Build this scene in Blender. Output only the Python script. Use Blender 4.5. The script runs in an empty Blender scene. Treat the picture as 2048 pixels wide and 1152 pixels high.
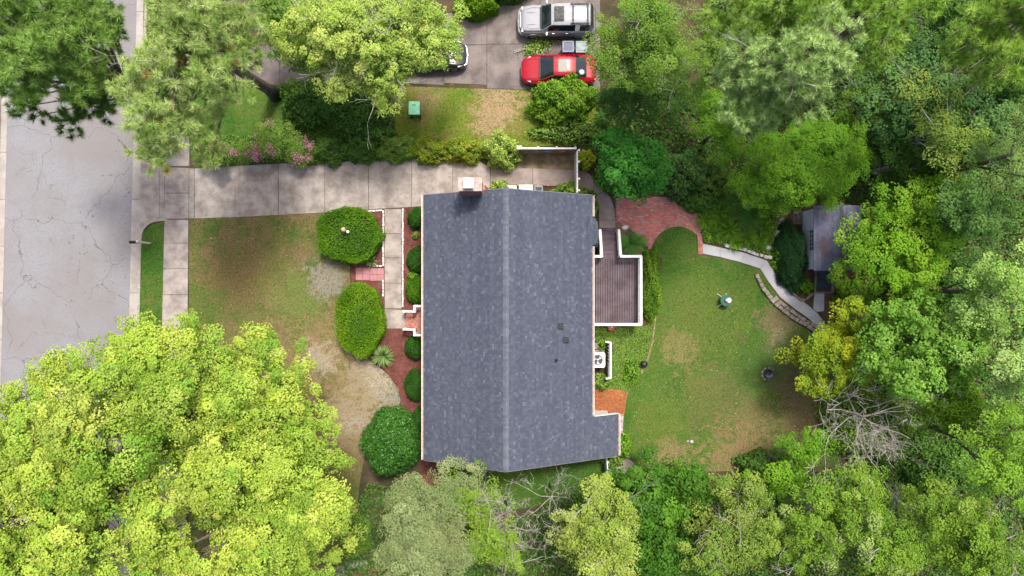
import bpy, math, random
import numpy as np
from mathutils import Vector, Matrix
random.seed(7); RNG = np.random.default_rng(7)
R = math.radians
SC = bpy.context.scene
COL = SC.collection

# ------------------------------------------------------------------ camera, sky, sun, exposure
H, F = 42.0, 1384.0                       # camera height (m), focal length in photo pixels (2048 wide)
cam_d = bpy.data.cameras.new('camera'); cam = bpy.data.objects.new('camera', cam_d); COL.objects.link(cam)
cam.location = (0, 0, H); cam.rotation_euler = (0, 0, 0)
cam_d.sensor_width = 36; cam_d.lens = 36 * F / 2048; cam_d.clip_start = .5; cam_d.clip_end = 1500
SC.camera = cam
SUN_EL, SUN_AZ = 65, 22                   # azimuth clockwise from +Y (top of the picture)
w = bpy.data.worlds.new('World'); SC.world = w; w.use_nodes = True
nt = w.node_tree; bg = nt.nodes['Background']
sky = nt.nodes.new('ShaderNodeTexSky'); sky.sky_type = 'NISHITA'; sky.sun_disc = False
sky.sun_elevation = R(SUN_EL); sky.sun_rotation = R(SUN_AZ); sky.air_density = .8; sky.dust_density = 6.0; sky.ozone_density = .6
nt.links.new(sky.outputs[0], bg.inputs[0]); bg.inputs[1].default_value = 0.15
sun_d = bpy.data.lights.new('sun', 'SUN'); sun = bpy.data.objects.new('sun', sun_d); COL.objects.link(sun)
sun_d.energy = 2.6; sun_d.angle = R(9); sun_d.color = (1.0, .955, .87)
sd = Vector((math.sin(R(SUN_AZ)) * math.cos(R(SUN_EL)), math.cos(R(SUN_AZ)) * math.cos(R(SUN_EL)), math.sin(R(SUN_EL))))
sun.rotation_euler = sd.to_track_quat('Z', 'Y').to_euler(); sun.location = sd * 80
SC.view_settings.view_transform = 'Standard'; SC.view_settings.look = 'None'
SC.view_settings.exposure = 0.64; SC.view_settings.gamma = 1; SC.view_settings.use_curve_mapping = False
SC.render.engine = 'CYCLES'; SC.cycles.max_bounces = 6; SC.cycles.diffuse_bounces = 3; SC.cycles.transmission_bounces = 4
SC.cycles.glossy_bounces = 2; SC.cycles.use_denoising = True; SC.cycles.sample_clamp_indirect = 4

# ------------------------------------------------------------------ helpers
def P(px, py, z=0.0):                      # a measured photo point at its real height -> metres
    k = (H - z) / F
    return ((px - 1024) * k, (576 - py) * k, z)
def PP(pts, z=0.0): return [P(x, y, z)[:2] for x, y in pts]
def hid(o): return o.get('_o', None)
ORG = {}
def org(o):
    v = Vector((0, 0, 0))
    while o is not None:
        v = v + o.location; o = o.parent
    return v
def tag(o, label, cat=None, group=None, kind=None):
    if label: o['label'] = label
    if cat: o['category'] = cat
    if group: o['group'] = group
    if kind: o['kind'] = kind
    return o
def thing(name, label, cat, loc=(0, 0, 0), group=None, rz=0):
    o = bpy.data.objects.new(name, None); COL.objects.link(o); o.location = loc; o.rotation_euler = (0, 0, rz)
    o.empty_display_size = .2
    return tag(o, label, cat, group)
def link(name, me, mat, parent=None, loc=(0, 0, 0), rz=0):
    o = bpy.data.objects.new(name, me); COL.objects.link(o); o.parent = parent; o.location = loc; o.rotation_euler = (0, 0, rz)
    if mat is not None and len(me.materials) == 0: me.materials.append(mat)
    return o
class MB:
    def __init__(s): s.v = []; s.f = []; s.c = []
    def add(s, vs, fs, c=None):
        b = len(s.v); s.v += [tuple(v) for v in vs]; s.f += [tuple(i + b for i in f) for f in fs]
        s.c += [c] * len(fs); return s
    def box(s, x0, x1, y0, y1, z0, z1, c=None):
        return s.add([(x0,y0,z0),(x1,y0,z0),(x1,y1,z0),(x0,y1,z0),(x0,y0,z1),(x1,y0,z1),(x1,y1,z1),(x0,y1,z1)],
                     [(3,2,1,0),(4,5,6,7),(0,1,5,4),(1,2,6,5),(2,3,7,6),(3,0,4,7)], c)
    def obox(s, ctr, size, rz=0, rx=0, ry=0, c=None, taper=1.0):
        m = Matrix.Translation(ctr) @ Matrix.Rotation(rz,4,'Z') @ Matrix.Rotation(ry,4,'Y') @ Matrix.Rotation(rx,4,'X')
        a, b, h = [q / 2 for q in size]; t = taper
        vs = [(-a*t,-b*t,-h),(a*t,-b*t,-h),(a*t,b*t,-h),(-a*t,b*t,-h),(-a,-b,h),(a,-b,h),(a,b,h),(-a,b,h)]
        return s.add([m @ Vector(v) for v in vs], [(3,2,1,0),(4,5,6,7),(0,1,5,4),(1,2,6,5),(2,3,7,6),(3,0,4,7)], c)
    def bar(s, p, q, wd, ht, c=None):      # box beam between two points (top face up)
        p, q = Vector(p), Vector(q); d = (q - p); L = d.length; d.normalize()
        u = Vector((0,0,1)).cross(d); u = Vector((1,0,0)) if u.length < 1e-4 else u.normalized(); n = d.cross(u)
        vs = [p + u*a*wd/2 + n*b*ht/2 for a, b in ((-1,-1),(1,-1),(1,1),(-1,1))] + [q + u*a*wd/2 + n*b*ht/2 for a, b in ((-1,-1),(1,-1),(1,1),(-1,1))]
        return s.add(vs, [(0,1,2,3),(7,6,5,4),(1,0,4,5),(2,1,5,6),(3,2,6,7),(0,3,7,4)], c)
    def prism(s, poly, z0, z1, c=None):
        n = len(poly); A = sum(poly[i][0]*poly[(i+1)%n][1]-poly[(i+1)%n][0]*poly[i][1] for i in range(n))
        if A < 0: poly = poly[::-1]
        vs = [(x,y,z0) for x,y in poly] + [(x,y,z1) for x,y in poly]
        return s.add(vs, [tuple(range(n-1,-1,-1)), tuple(range(n,2*n))] + [(i,(i+1)%n,n+(i+1)%n,n+i) for i in range(n)], c)
    def tube(s, pts, rad, n=6, c=None, cap=True):
        pts = [Vector(p) for p in pts]; vs = []; m = len(pts)
        for i, p in enumerate(pts):
            d = (pts[min(i+1,m-1)] - pts[max(i-1,0)])
            d = d.normalized() if d.length > 1e-6 else Vector((0,0,1))
            u = d.cross(Vector((0,0,1))); u = Vector((1,0,0)) if u.length < 1e-3 else u.normalized(); q = d.cross(u)
            r = rad[i] if hasattr(rad,'__len__') else rad
            vs += [p + (u*math.cos(2*math.pi*k/n) + q*math.sin(2*math.pi*k/n))*r for k in range(n)]
        fs = [(i*n+k, i*n+(k+1)%n, (i+1)*n+(k+1)%n, (i+1)*n+k) for i in range(m-1) for k in range(n)]
        if cap: fs += [tuple(range(n-1,-1,-1)), tuple(range((m-1)*n, m*n))]
        return s.add(vs, fs, c)
    def lathe(s, prof, n=20, ctr=(0,0,0), c=None):
        vs = [(ctr[0]+r*math.cos(2*math.pi*k/n), ctr[1]+r*math.sin(2*math.pi*k/n), ctr[2]+z) for r,z in prof for k in range(n)]
        m = len(prof); fs = [(i*n+k, i*n+(k+1)%n, (i+1)*n+(k+1)%n, (i+1)*n+k) for i in range(m-1) for k in range(n)]
        fs += [tuple(range(n-1,-1,-1)), tuple(range((m-1)*n, m*n))]
        return s.add(vs, fs, c)
    def build(s, name, mat, parent=None, smooth=False, local=False, bevel=0, loc=None):
        o = Vector((0,0,0)) if (local or parent is None) else org(parent)
        if loc is not None: o = o + Vector(loc)
        me = bpy.data.meshes.new(name)
        me.from_pydata([(v[0]-o[0], v[1]-o[1], v[2]-o[2]) for v in s.v], [], s.f)
        if any(c is not None for c in s.c):
            a = me.attributes.new('Col','FLOAT_COLOR','FACE')
            a.data.foreach_set('color', np.array([list(c or (.5,.5,.5))+[1] for c in s.c], dtype=np.float32).ravel())
        if smooth: me.polygons.foreach_set('use_smooth', [True]*len(me.polygons))
        me.update()
        ob = link(name, me, mat, parent, loc if loc is not None else (0,0,0))
        if bevel:
            b = ob.modifiers.new('bevel','BEVEL'); b.width = bevel; b.segments = 2; b.limit_method = 'ANGLE'
        return ob
def one(name, mat, label, cat, mb, group=None, kind=None, **k):   # a thing that is one mesh, origin at its base
    c = np.array(mb.v); loc = ((c[:,0].min()+c[:,0].max())/2, (c[:,1].min()+c[:,1].max())/2, c[:,2].min())
    return tag(mb.build(name, mat, None, loc=loc, **k), label, cat, group, kind)

# ------------------------------------------------------------------ materials
MATS = {}
def nodes(name):
    m = bpy.data.materials.new(name); m.use_nodes = True; MATS[name] = m
    return m, m.node_tree.nodes, m.node_tree.links, m.node_tree.nodes['Principled BSDF']
def mixc(N, L, f, a, b, mode='MIX'):
    m = N.new('ShaderNodeMix'); m.data_type = 'RGBA'; m.blend_type = mode
    for s, v in ((m.inputs[0], f), (m.inputs[6], a), (m.inputs[7], b)):
        if hasattr(v, 'is_output'): L.new(v, s)
        elif hasattr(v, '__len__'): s.default_value = (*v, 1) if len(v) == 3 else v
        else: s.default_value = v
    return m.outputs[2]
def noise(N, L, vec, sc, det=4, rough=.6, dist=0):
    n = N.new('ShaderNodeTexNoise'); n.inputs['Scale'].default_value = sc; n.inputs['Detail'].default_value = det
    n.inputs['Roughness'].default_value = rough; n.inputs['Distortion'].default_value = dist
    L.new(vec, n.inputs['Vector']); return n.outputs[0]
def ramp(N, L, f, a, b, va=0., vb=1.):
    n = N.new('ShaderNodeMapRange'); n.inputs[1].default_value = a; n.inputs[2].default_value = b
    n.inputs[3].default_value = va; n.inputs[4].default_value = vb; n.interpolation_type = 'SMOOTHSTEP'
    L.new(f, n.inputs[0]); return n.outputs[0]
def math_(N, L, op, a, b=None):
    n = N.new('ShaderNodeMath'); n.operation = op
    for s, v in zip(n.inputs, (a, b)):
        if v is None: continue
        if hasattr(v, 'is_output'): L.new(v, s)
        else: s.default_value = v
    return n.outputs[0]
def bump(N, L, bs, h, st, dist=.02):
    b = N.new('ShaderNodeBump'); b.inputs['Strength'].default_value = st; b.inputs['Distance'].default_value = dist
    L.new(h, b.inputs['Height']); L.new(b.outputs[0], bs.inputs['Normal'])
def pos(N): return N.new('ShaderNodeNewGeometry').outputs['Position']
def mk(name, c, rough=.8, var=.25, sc=3., sc2=40., bst=.3, bdist=.01, c2=None, metal=0, attr=False, spec=.3, objrand=0):
    m, N, L, B = nodes(name); p = pos(N)
    n1 = noise(N, L, p, sc, 5); n2 = noise(N, L, p, sc2, 3)
    base = tuple(c); alt = c2 or tuple(x*(1-var) for x in c); hi = tuple(min(1,x*(1+var)) for x in c)
    a = mixc(N, L, ramp(N,L,n1,.3,.7), alt, hi)
    if attr:
        at = N.new('ShaderNodeAttribute'); at.attribute_name = 'Col'
        a = mixc(N, L, ramp(N,L,n1,.3,.7,0,.35), at.outputs['Color'], mixc(N,L,1.,at.outputs['Color'],(1-var,)*3,'MULTIPLY'))
    a = mixc(N, L, ramp(N,L,n2,.35,.7,0,.5), a, mixc(N,L,1.,a,(1-var*.9,)*3,'MULTIPLY'))
    if objrand:
        oi = N.new('ShaderNodeObjectInfo')
        a = mixc(N, L, ramp(N,L,oi.outputs['Random'],0,1,0,objrand), a, mixc(N,L,1.,a,(.5,.5,.52),'MULTIPLY'))
    L.new(a, B.inputs['Base Color']); B.inputs['Roughness'].default_value = rough; B.inputs['Metallic'].default_value = metal
    B.inputs['Specular IOR Level'].default_value = spec
    if bst: bump(N, L, B, n2, bst, bdist)
    return m
def glossy(name, c, rough=.25, coat=.6, metal=0, spec=.5):
    m, N, L, B = nodes(name); p = pos(N); n = noise(N, L, p, 6, 4)
    L.new(mixc(N, L, ramp(N,L,n,.35,.75,0,.18), c, tuple(x*.7+.03 for x in c)), B.inputs['Base Color'])
    L.new(ramp(N, L, n, .2, .8, rough*.7, rough*1.4), B.inputs['Roughness'])
    B.inputs['Coat Weight'].default_value = coat; B.inputs['Coat Roughness'].default_value = .08
    B.inputs['Metallic'].default_value = metal; B.inputs['Specular IOR Level'].default_value = spec
    return m
def foliage(name, trans=.3, gloss=.05, grough=.45):
    m, N, L, B = nodes(name); N.remove(B); out = N['Material Output']
    at = N.new('ShaderNodeAttribute'); at.attribute_name = 'Col'
    d = N.new('ShaderNodeBsdfDiffuse'); t = N.new('ShaderNodeBsdfTranslucent'); g = N.new('ShaderNodeBsdfGlossy')
    g.inputs['Roughness'].default_value = grough; g.inputs['Color'].default_value = (.9,.95,1,1)
    L.new(at.outputs['Color'], d.inputs[0])
    L.new(mixc(N, L, 1., at.outputs['Color'], (1.15,1.2,.55), 'MULTIPLY'), t.inputs[0])
    a = N.new('ShaderNodeMixShader'); a.inputs[0].default_value = trans; L.new(d.outputs[0], a.inputs[1]); L.new(t.outputs[0], a.inputs[2])
    b = N.new('ShaderNodeMixShader'); b.inputs[0].default_value = gloss; L.new(a.outputs[0], b.inputs[1]); L.new(g.outputs[0], b.inputs[2])
    L.new(b.outputs[0], out.inputs[0]); return m
LEAF = foliage('leaf', .26, .008, .6); WAXY = foliage('waxy_leaf', .15, .022, .4); NEEDLE = foliage('needle', .3, .008, .6)
CONC = mk('concrete', (.325,.288,.262), .9, .22, 1.4, 14, .35, .006, c2=(.225,.19,.168), objrand=.12)
CONC_D = mk('concrete_weathered', (.29,.245,.22), .9, .25, .8, 25, .35, .006, c2=(.2,.165,.15), objrand=.25)
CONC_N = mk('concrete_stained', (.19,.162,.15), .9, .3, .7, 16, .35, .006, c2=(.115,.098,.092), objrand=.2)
CONC_L = mk('concrete_pale', (.39,.395,.41), .9, .1, 1.2, 30, .3, .005, objrand=.1)
CURB = mk('kerb_concrete', (.35,.32,.29), .9, .16, 1.3, 25, .3, .006, objrand=.15)
WHITE = mk('white_paint', (.68,.67,.65), .5, .06, 2, 30, .05, .003)
WHITE_W = mk('weathered_white', (.66,.64,.61), .7, .2, 4, 40, .2, .004)
BRICK = mk('red_brick', (.33,.105,.085), .85, .25, 5, 60, .4, .004, attr=True)
BRICKP = mk('brick_piece', (.46,.2,.16), .85, .25, 5, 60, .4, .004, objrand=.5)
SHING = mk('shingle', (.1,.105,.125), .92, .07, .3, 90, .5, .004, attr=True, spec=.15)
RCAP = mk('ridge_shingle', (.125,.137,.17), .92, .15, 2, 60, .5, .004, spec=.15, objrand=.4)
DECKW = mk('deck_board', (.125,.092,.11), .65, .25, 1.2, 50, .4, .004, c2=(.08,.058,.066), objrand=.35)
BARK = mk('bark', (.15,.12,.1), .95, .4, 5, 30, 1., .03)
BARKG = mk('grey_bark', (.36,.33,.3), .95, .3, 5, 30, .6, .01)
WOOD = mk('weathered_wood', (.22,.18,.15), .9, .35, 3, 45, .5, .006, objrand=.4)
SOIL = mk('woodland_floor', (.085,.055,.035), .95, .45, .8, 18, 1., .05, c2=(.04,.045,.018))
MULCH = mk('red_mulch', (.16,.058,.048), .95, .35, 2, 28, 1., .03)
STRAW = mk('pine_straw', (.42,.16,.07), .95, .35, 3, 30, 1., .03)
STONE = mk('stone', (.29,.245,.21), .9, .3, 5, 30, .6, .01, objrand=.35)
ROCKG = mk('grey_rock', (.45,.44,.41), .9, .3, 5, 30, .6, .01, objrand=.3)
PINK = mk('pink_paver', (.38,.18,.19), .9, .1, 5, 60, .3, .004, objrand=.15)
GRAVEL = mk('gravel', (.36,.32,.29), .95, .4, 6, 22, 1., .03)
DARKGAP = mk('joist_shade', (.1,.08,.065), .95, .3, 4, 30, .5, .01)  # dark colour standing in for shade under the deck boards
BLACKP = mk('black_plastic', (.02,.021,.024), .45, .3, 4, 30, .1, .003)
RUBBER = mk('rubber', (.018,.018,.018), .8, .3, 4, 40, .2, .003)
METAL = glossy('grey_metal', (.42,.43,.44), .35, 0, .8)
CHROME = glossy('chrome', (.8,.8,.8), .15, 0, 1.)
DMETAL = mk('dark_metal', (.055,.058,.062), .5, .3, 6, 40, .1, .003, metal=.3)
GLASS = glossy('car_glass', (.012,.018,.018), .06, .0, 0, .9)
TINT = glossy('tinted_glass', (.012,.013,.015), .35, 0, 0, .12)
RED = glossy('red_paint', (.33,.004,.014), .3, .45, 0, .3)
SILVER = glossy('silver_paint', (.3,.31,.33), .5, .2, .0, .25)
GREYCL = mk('grey_cladding', (.3,.29,.28), .6, .15, 4, 30, .1, .003)
BLACKC = glossy('black_paint', (.008,.008,.009), .15, 1.)
LAMP = glossy('lamp_glass', (.8,.8,.78), .15, .8)
BINGREEN = mk('green_plastic', (.36,.85,.5), .5, .1, 4, 40, .1, .003)
BINGREEN2 = mk('pale_green_plastic', (.55,.75,.6), .5, .1, 4, 40, .1, .003)
BINDARKGREEN = mk('green_plastic_body', (.1,.36,.12), .5, .1, 4, 40, .1, .003)
BINBLUE = mk('blue_plastic', (.01,.016,.085), .4, .2, 4, 40, .1, .003)
BINGREY = mk('grey_plastic', (.2,.24,.26), .5, .2, 4, 40, .1, .003)
BINTEAL = mk('grey_green_plastic', (.1,.15,.15), .5, .2, 4, 40, .1, .003)
GREENM = mk('green_enamel', (.012,.09,.045), .4, .2, 5, 40, .1, .003)
SHEDW = mk('shed_white', (.74,.76,.8), .6, .06, 2, 30, .1, .003)
MAT_D = mk('rubber_mat', (.035,.045,.058), .7, .2, 3, 80, .4, .003)
BLUEORN = mk('blue_enamel', (.05,.3,.75), .4, .2, 9, 40, 0, 0)
ORANORN = mk('orange_enamel', (.65,.2,.05), .4, .2, 9, 40, 0, 0)
TANP = mk('tan_ceramic', (.55,.36,.24), .5, .3, 14, 40, .1, .003)

def asphalt():
    m, N, L, B = nodes('asphalt'); p = pos(N)
    big = noise(N,L,p,.16,3); mid = noise(N,L,p,1.2,5); fine = noise(N,L,p,22,2)
    a = mixc(N,L,ramp(N,L,big,.35,.65),(.208,.194,.19),(.232,.234,.25))
    sp = noise(N,L,p,8,5,.75)
    a = mixc(N,L,ramp(N,L,mid,.45,.75,0,.6),a,(.2,.185,.185))
    a = mixc(N,L,ramp(N,L,sp,.46,.64,0,.5),a,(.17,.165,.175))
    a = mixc(N,L,ramp(N,L,fine,.5,.75,0,.5),a,(.15,.148,.155))
    # cracks: thin edges of large distorted cells, only here and there
    dn = N.new('ShaderNodeTexNoise'); dn.inputs['Scale'].default_value = .9; dn.inputs['Detail'].default_value = 6; L.new(p, dn.inputs['Vector'])
    vm = N.new('ShaderNodeVectorMath'); vm.operation = 'MULTIPLY_ADD'; vm.inputs[1].default_value = (1.6,1.6,0); L.new(dn.outputs['Color'], vm.inputs[0]); L.new(p, vm.inputs[2])
    for sc, wd, lo in ((.21,.0042,.32),(.4,.0042,.46),(.75,.005,.54)):
        v = N.new('ShaderNodeTexVoronoi'); v.voronoi_dimensions = '2D'; v.feature = 'DISTANCE_TO_EDGE'; v.inputs['Scale'].default_value = sc
        L.new(vm.outputs[0], v.inputs['Vector'])
        e = ramp(N,L,v.outputs['Distance'],wd*.35,wd,1,0)
        k = ramp(N,L,noise(N,L,p,.3,2),lo,lo+.12)
        a = mixc(N,L,math_(N,L,'MULTIPLY',e,math_(N,L,'MULTIPLY',k,.85)),a,(.08,.075,.075))
    L.new(a,B.inputs['Base Color']); B.inputs['Roughness'].default_value = .92; B.inputs['Specular IOR Level'].default_value = .2
    bump(N,L,B,fine,.4,.006); return m
ASPH = asphalt()
def lawn(name, green, olive, brown, spots, bmask):
    m, N, L, B = nodes(name); p = pos(N)
    n0 = noise(N,L,p,.3,4,.6,.6); n1 = noise(N,L,p,.8,6,.7); n2 = noise(N,L,p,5,5,.7); n3 = noise(N,L,p,38,3); n15 = noise(N,L,p,2.2,6,.75); n9 = noise(N,L,p,10,4,.75)
    a = mixc(N,L,ramp(N,L,n0,.4,.6),green,olive)
    a = mixc(N,L,ramp(N,L,n1,*bmask),a,brown)
    a = mixc(N,L,ramp(N,L,n15,.54,.66,0,.55),a,tuple(x*1.15 for x in brown))
    a = mixc(N,L,ramp(N,L,n15,.46,.36,0,.6),a,tuple(x*.8 for x in green))
    dn = N.new('ShaderNodeTexNoise'); dn.inputs['Scale'].default_value = .8; dn.inputs['Detail'].default_value = 6; L.new(p, dn.inputs['Vector'])
    vm = N.new('ShaderNodeVectorMath'); vm.operation = 'MULTIPLY_ADD'; vm.inputs[1].default_value = (1.8,1.8,0); L.new(dn.outputs['Color'], vm.inputs[0]); L.new(p, vm.inputs[2])
    for px, py, r, c, s in spots:
        x, y, _ = P(px,py); rr = r/32.95
        d = N.new('ShaderNodeVectorMath'); d.operation = 'DISTANCE'; L.new(vm.outputs[0], d.inputs[0]); d.inputs[1].default_value = (x+.9,y+.9,0)
        dq = math_(N,L,'ADD',math_(N,L,'DIVIDE',d.outputs['Value'],rr),math_(N,L,'MULTIPLY',math_(N,L,'SUBTRACT',n15,.5),4.2))
        f = ramp(N,L,dq,.4,1.1,s,0) if s<1 else ramp(N,L,dq,.8,1.05,1,0)
        f = math_(N,L,'MULTIPLY',f,ramp(N,L,n9,.34,.52,.5,1))
        a = mixc(N,L,f,a,c)
    a = mixc(N,L,ramp(N,L,n9,.55,.7,0,.45),a,mixc(N,L,.6,a,(.34,.28,.17)))
    a = mixc(N,L,ramp(N,L,n9,.49,.36,0,.95),a,mixc(N,L,1.,a,(.5,.6,.42),'MULTIPLY'))
    a = mixc(N,L,ramp(N,L,n3,.4,.7,0,.5),a,mixc(N,L,1.,a,(.6,.66,.5),'MULTIPLY'))
    L.new(a,B.inputs['Base Color']); B.inputs['Roughness'].default_value = .95; B.inputs['Specular IOR Level'].default_value = .1
    bump(N,L,B,n3,.7,.03); return m
SAND = (.38,.325,.275); GREYD = (.27,.24,.215); TAN = (.24,.175,.09)
FSPOTS = [(420,600,70,(.1,.15,.03),.8),(600,600,70,(.15,.19,.05),.8),(470,560,70,(.2,.14,.065),.7),(560,740,110,TAN,.85),(670,690,60,TAN,.9),(655,558,48,GREYD,.8),(700,620,30,TAN,.9),
          (742,760,64,SAND,.92),(700,840,62,SAND,.9),(690,790,80,TAN,.7),(785,800,36,GREYD,.85),(640,720,40,SAND,.6),(690,900,60,TAN,.8)]
BSPOTS = [(1400,650,110,(.12,.155,.035),.7),(1590,760,70,(.2,.14,.08),.95),(1620,850,80,(.2,.14,.08),.95),(1500,850,80,(.22,.155,.08),.65),(1350,925,60,(.3,.2,.115),.75),(1480,915,80,(.27,.18,.1),.75),
          (1560,640,50,(.2,.15,.09),.85),(1550,680,30,(.24,.18,.12),.8),(1480,760,60,(.06,.12,.028),.7),(1420,800,90,(.17,.14,.06),.5),(1540,720,60,(.06,.12,.03),.7),(1330,840,60,(.12,.16,.03),.6),(1300,610,30,(.08,.15,.03),.7),(1360,700,40,(.25,.2,.09),.6)]
NSPOTS = [(1000,205,60,(.36,.25,.15),.9),(980,240,50,(.36,.25,.15),.8),(860,190,40,(.3,.2,.12),.9),(900,190,60,(.12,.2,.02),.6)]
GR1 = lawn('front_grass',(.088,.13,.03),(.145,.145,.046),(.185,.138,.068),FSPOTS,(.43,.6))
GR2 = lawn('back_grass',(.05,.13,.018),(.085,.152,.026),(.14,.132,.05),BSPOTS,(.52,.74))
GR3 = lawn('side_grass',(.1,.17,.018),(.17,.2,.03),(.22,.17,.075),NSPOTS,(.52,.7))

# ------------------------------------------------------------------ setting: ground, street, pavements
def struct(name, mb, mat, label=None, kind='structure', parent=None, **k):
    o = mb.build(name, mat, parent, **k)
    if parent is None: tag(o, label or name.replace('_',' '), None, None, kind)
    return o
# street strip is tilted slightly against the picture
def sx(px, py): return px - (py-300)*0.0245
def strip(x0, x1, y0, y1): return PP([(sx(x0,y0),y0),(sx(x1,y0),y0),(sx(x1,y1),y1),(sx(x0,y1),y1)])
struct('terrain', MB().box(-250,250,-250,250,-.3,-.16), SOIL, 'dark soil of the surrounding terrain')
struct('street', MB().prism(strip(10,265,-900,2000),-.2,-.115), ASPH, 'pale grey cracked asphalt street along the left edge')
yard = MB().prism(PP([(sx(285,-900),-900),(9000,-900),(9000,2200),(sx(285,2200),2200)]),-.2,0)
struct('ground', yard, SOIL, 'dark leafy soil under the trees and beds')
struct('far_verge', MB().prism(PP([(sx(-12,-900),-900),(sx(-12,2200),2200),(-6000,2200),(-6000,-900)]),-.2,0), GR3, 'grass verge across the street')
for nm, x0, x1, z, lab in (('gutter',264.5,282,-.1,'concrete gutter slab beside the house lawn kerb'),('far_gutter',-4,10.5,-.1,'concrete gutter slab on the far side of the street')):
    root = tag(thing(nm, lab, None, (*P(x0,300)[:2],-.2)), None, kind='structure')
    ys = list(range(-260,1420,94))
    for a, b in zip(ys, ys[1:]): MB().prism(strip(x0,x1,a+.4,b-.4),-.2,z).build('slab', CURB, root)
def kerb(pts, nm, lab, wd=5.5):
    root = tag(thing(nm, lab, None, (*P(*pts[0])[:2],-.2)), None, kind='structure')
    for (a,b),(c,d) in zip(pts, pts[1:]):
        p, q = Vector(P(a,b)), Vector(P(c,d)); p.z = q.z = -.07
        MB().bar(p, q, wd/32.95, .18).build('kerb_stone', CURB, root, bevel=.02)
def arc(cx, cy, r, a0, a1, n): return [(cx+r*math.cos(R(a0+(a1-a0)*i/n)), cy-r*math.sin(R(a0+(a1-a0)*i/n))) for i in range(n+1)]
ks = [(sx(284.5,y),y) for y in (-220,-120,-20,80,180,285)]
kerb(ks + arc(ks[-1][0]+37, 290, 37, 180, 270, 6)[1:] + [(332,327)], 'kerb', 'concrete kerb curving round the driveway mouth under the pine')
k2 = [(sx(284.5,y),y) for y in (470,560,660,760,900,1050,1250)]
kerb([(334,438)] + arc(k2[0][0]+36, 476, 36, 90, 180, 6) + k2[1:], 'kerb', 'concrete kerb curving from the driveway down past the mailbox')
kerb([(sx(-6,y),y) for y in range(-240,1300,110)], 'kerb', 'pale straight kerb on the far side of the street', 8)

def slabs(name, lab, mat, polys, z=.03, grout=True, base=-.05):
    root = tag(thing(name, lab, None, (*P(*polys[0][0])[:2], 0)), None, kind='structure')
    for pl in polys:
        q = PP(pl); cx = sum(a for a,b in q)/len(q); cy = sum(b for a,b in q)/len(q)
        def ins(a, b):
            d = math.hypot(a-cx,b-cy); return (a-(a-cx)/d*.005, b-(b-cy)/d*.005)
        MB().prism([ins(a,b) for a,b in q], base, z + random.uniform(-.003,.003)).build('slab', mat, root)
    return root
def lerp(t, x): return float(np.interp(x, [a for a,_ in t], [b for _,b in t]))
DT = [(281,332),(330,333),(389,337),(560,327),(650,324),(740,321),(830,318),(960,321),(981,336)]
DB = [(281,450),(300,442),(330,438),(389,437),(480,434),(560,430),(650,425),(740,419),(805,415),(845,412),(981,412)]
def band(x0, x1, top=DT, bot=DB, n=3):
    xs = np.linspace(x0,x1,n+1); return [(x,lerp(top,x)) for x in xs] + [(x,lerp(bot,x)) for x in xs[::-1]]
apron = [(282,298),(284,310),(292,322),(306,330),(319,333),(319,440),(304,444),(291,452),(281,466),(279,474)]
slabs('driveway_apron','pale concrete driveway apron between street gutter and sidewalk',CONC,[apron,band(319.4,329)],.02,base=-.19)
slabs('sidewalk','narrow concrete sidewalk running beside the street lawn strip',CONC,
      [[(329.6,334),(378,336),(378,386),(329.4,386)],[(329.4,386.6),(378,386.6),(377.5,437),(329,438)]] +
      [[(329-(a-440)*.022,a+.5),(377-(a-440)*.008,a+.5),(377-(b-440)*.008,b),(329-(b-440)*.022,b)] for a,b in ((439,486),(486,537),(537,589),(589,640),(640,690),(690,742),(742,795),(795,850),(850,900),(900,952),(952,1005),(1005,1060),(1060,1120),(1120,1180))] +
      [[(331,a),(379,a),(379,b-.6),(331,b-.6)] for a,b in ((-150,-90),(-90,-40),(-40,10),(10,62),(62,114),(114,166),(166,218),(218,272),(272,333))],.024)
slabs('driveway','long concrete driveway running from the street to the chimney',CONC,
      [band(378.6,388.6),band(389.4,470),band(470.4,556.6),band(557.4,649.6),band(650.2,736.6),band(737.4,823),band(823.6,905),band(905.5,980)],.03)
slabs('side_walk','brown concrete walk between the house gable and white fence',CONC_D,
      [[(981,336),(1065,337),(1065,369),(981,369)],[(1065.5,337),(1149,340),(1149,371),(1065.5,369)],
       [(1150,340),(1172,344),(1190,356),(1210,380),(1188,394),(1168,379),(1150,372)],[(1210.4,380.5),(1222,398),(1229,420),(1231,440),(1198,440),(1197,415),(1188.4,394.5)],[(1231,440.5),(1231,459),(1198,459),(1198,440.5)]],.03)
slabs('front_walk','beige concrete front walk leading to the brick porch steps',CONC,
      [[(769.5,418),(803,418),(803,467),(769.5,467)],[(769.5,467.6),(803,467.6),(803,515.5),(769.5,515.5)],[(769.5,516),(803,516),(803,566),(769.5,566)],
       [(769.5,566.6),(803,566.6),(803,617),(769.5,617)],[(769,617.6),(813,620),(813,657),(769,657)]],.035)
nx = [480,560,640,720,800,888,974]
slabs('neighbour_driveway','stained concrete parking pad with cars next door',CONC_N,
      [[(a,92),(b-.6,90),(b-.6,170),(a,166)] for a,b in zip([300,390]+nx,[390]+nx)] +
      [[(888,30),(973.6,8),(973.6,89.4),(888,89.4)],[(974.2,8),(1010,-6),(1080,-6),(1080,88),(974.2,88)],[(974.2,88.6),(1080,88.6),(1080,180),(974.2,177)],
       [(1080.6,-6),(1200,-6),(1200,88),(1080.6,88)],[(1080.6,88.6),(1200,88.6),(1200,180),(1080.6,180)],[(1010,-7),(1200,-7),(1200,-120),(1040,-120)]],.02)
outer = [(1405,487),(1440,495),(1490,506),(1533,521),(1552,548),(1577,580),(1610,606),(1632,624),(1645,640)]
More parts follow.
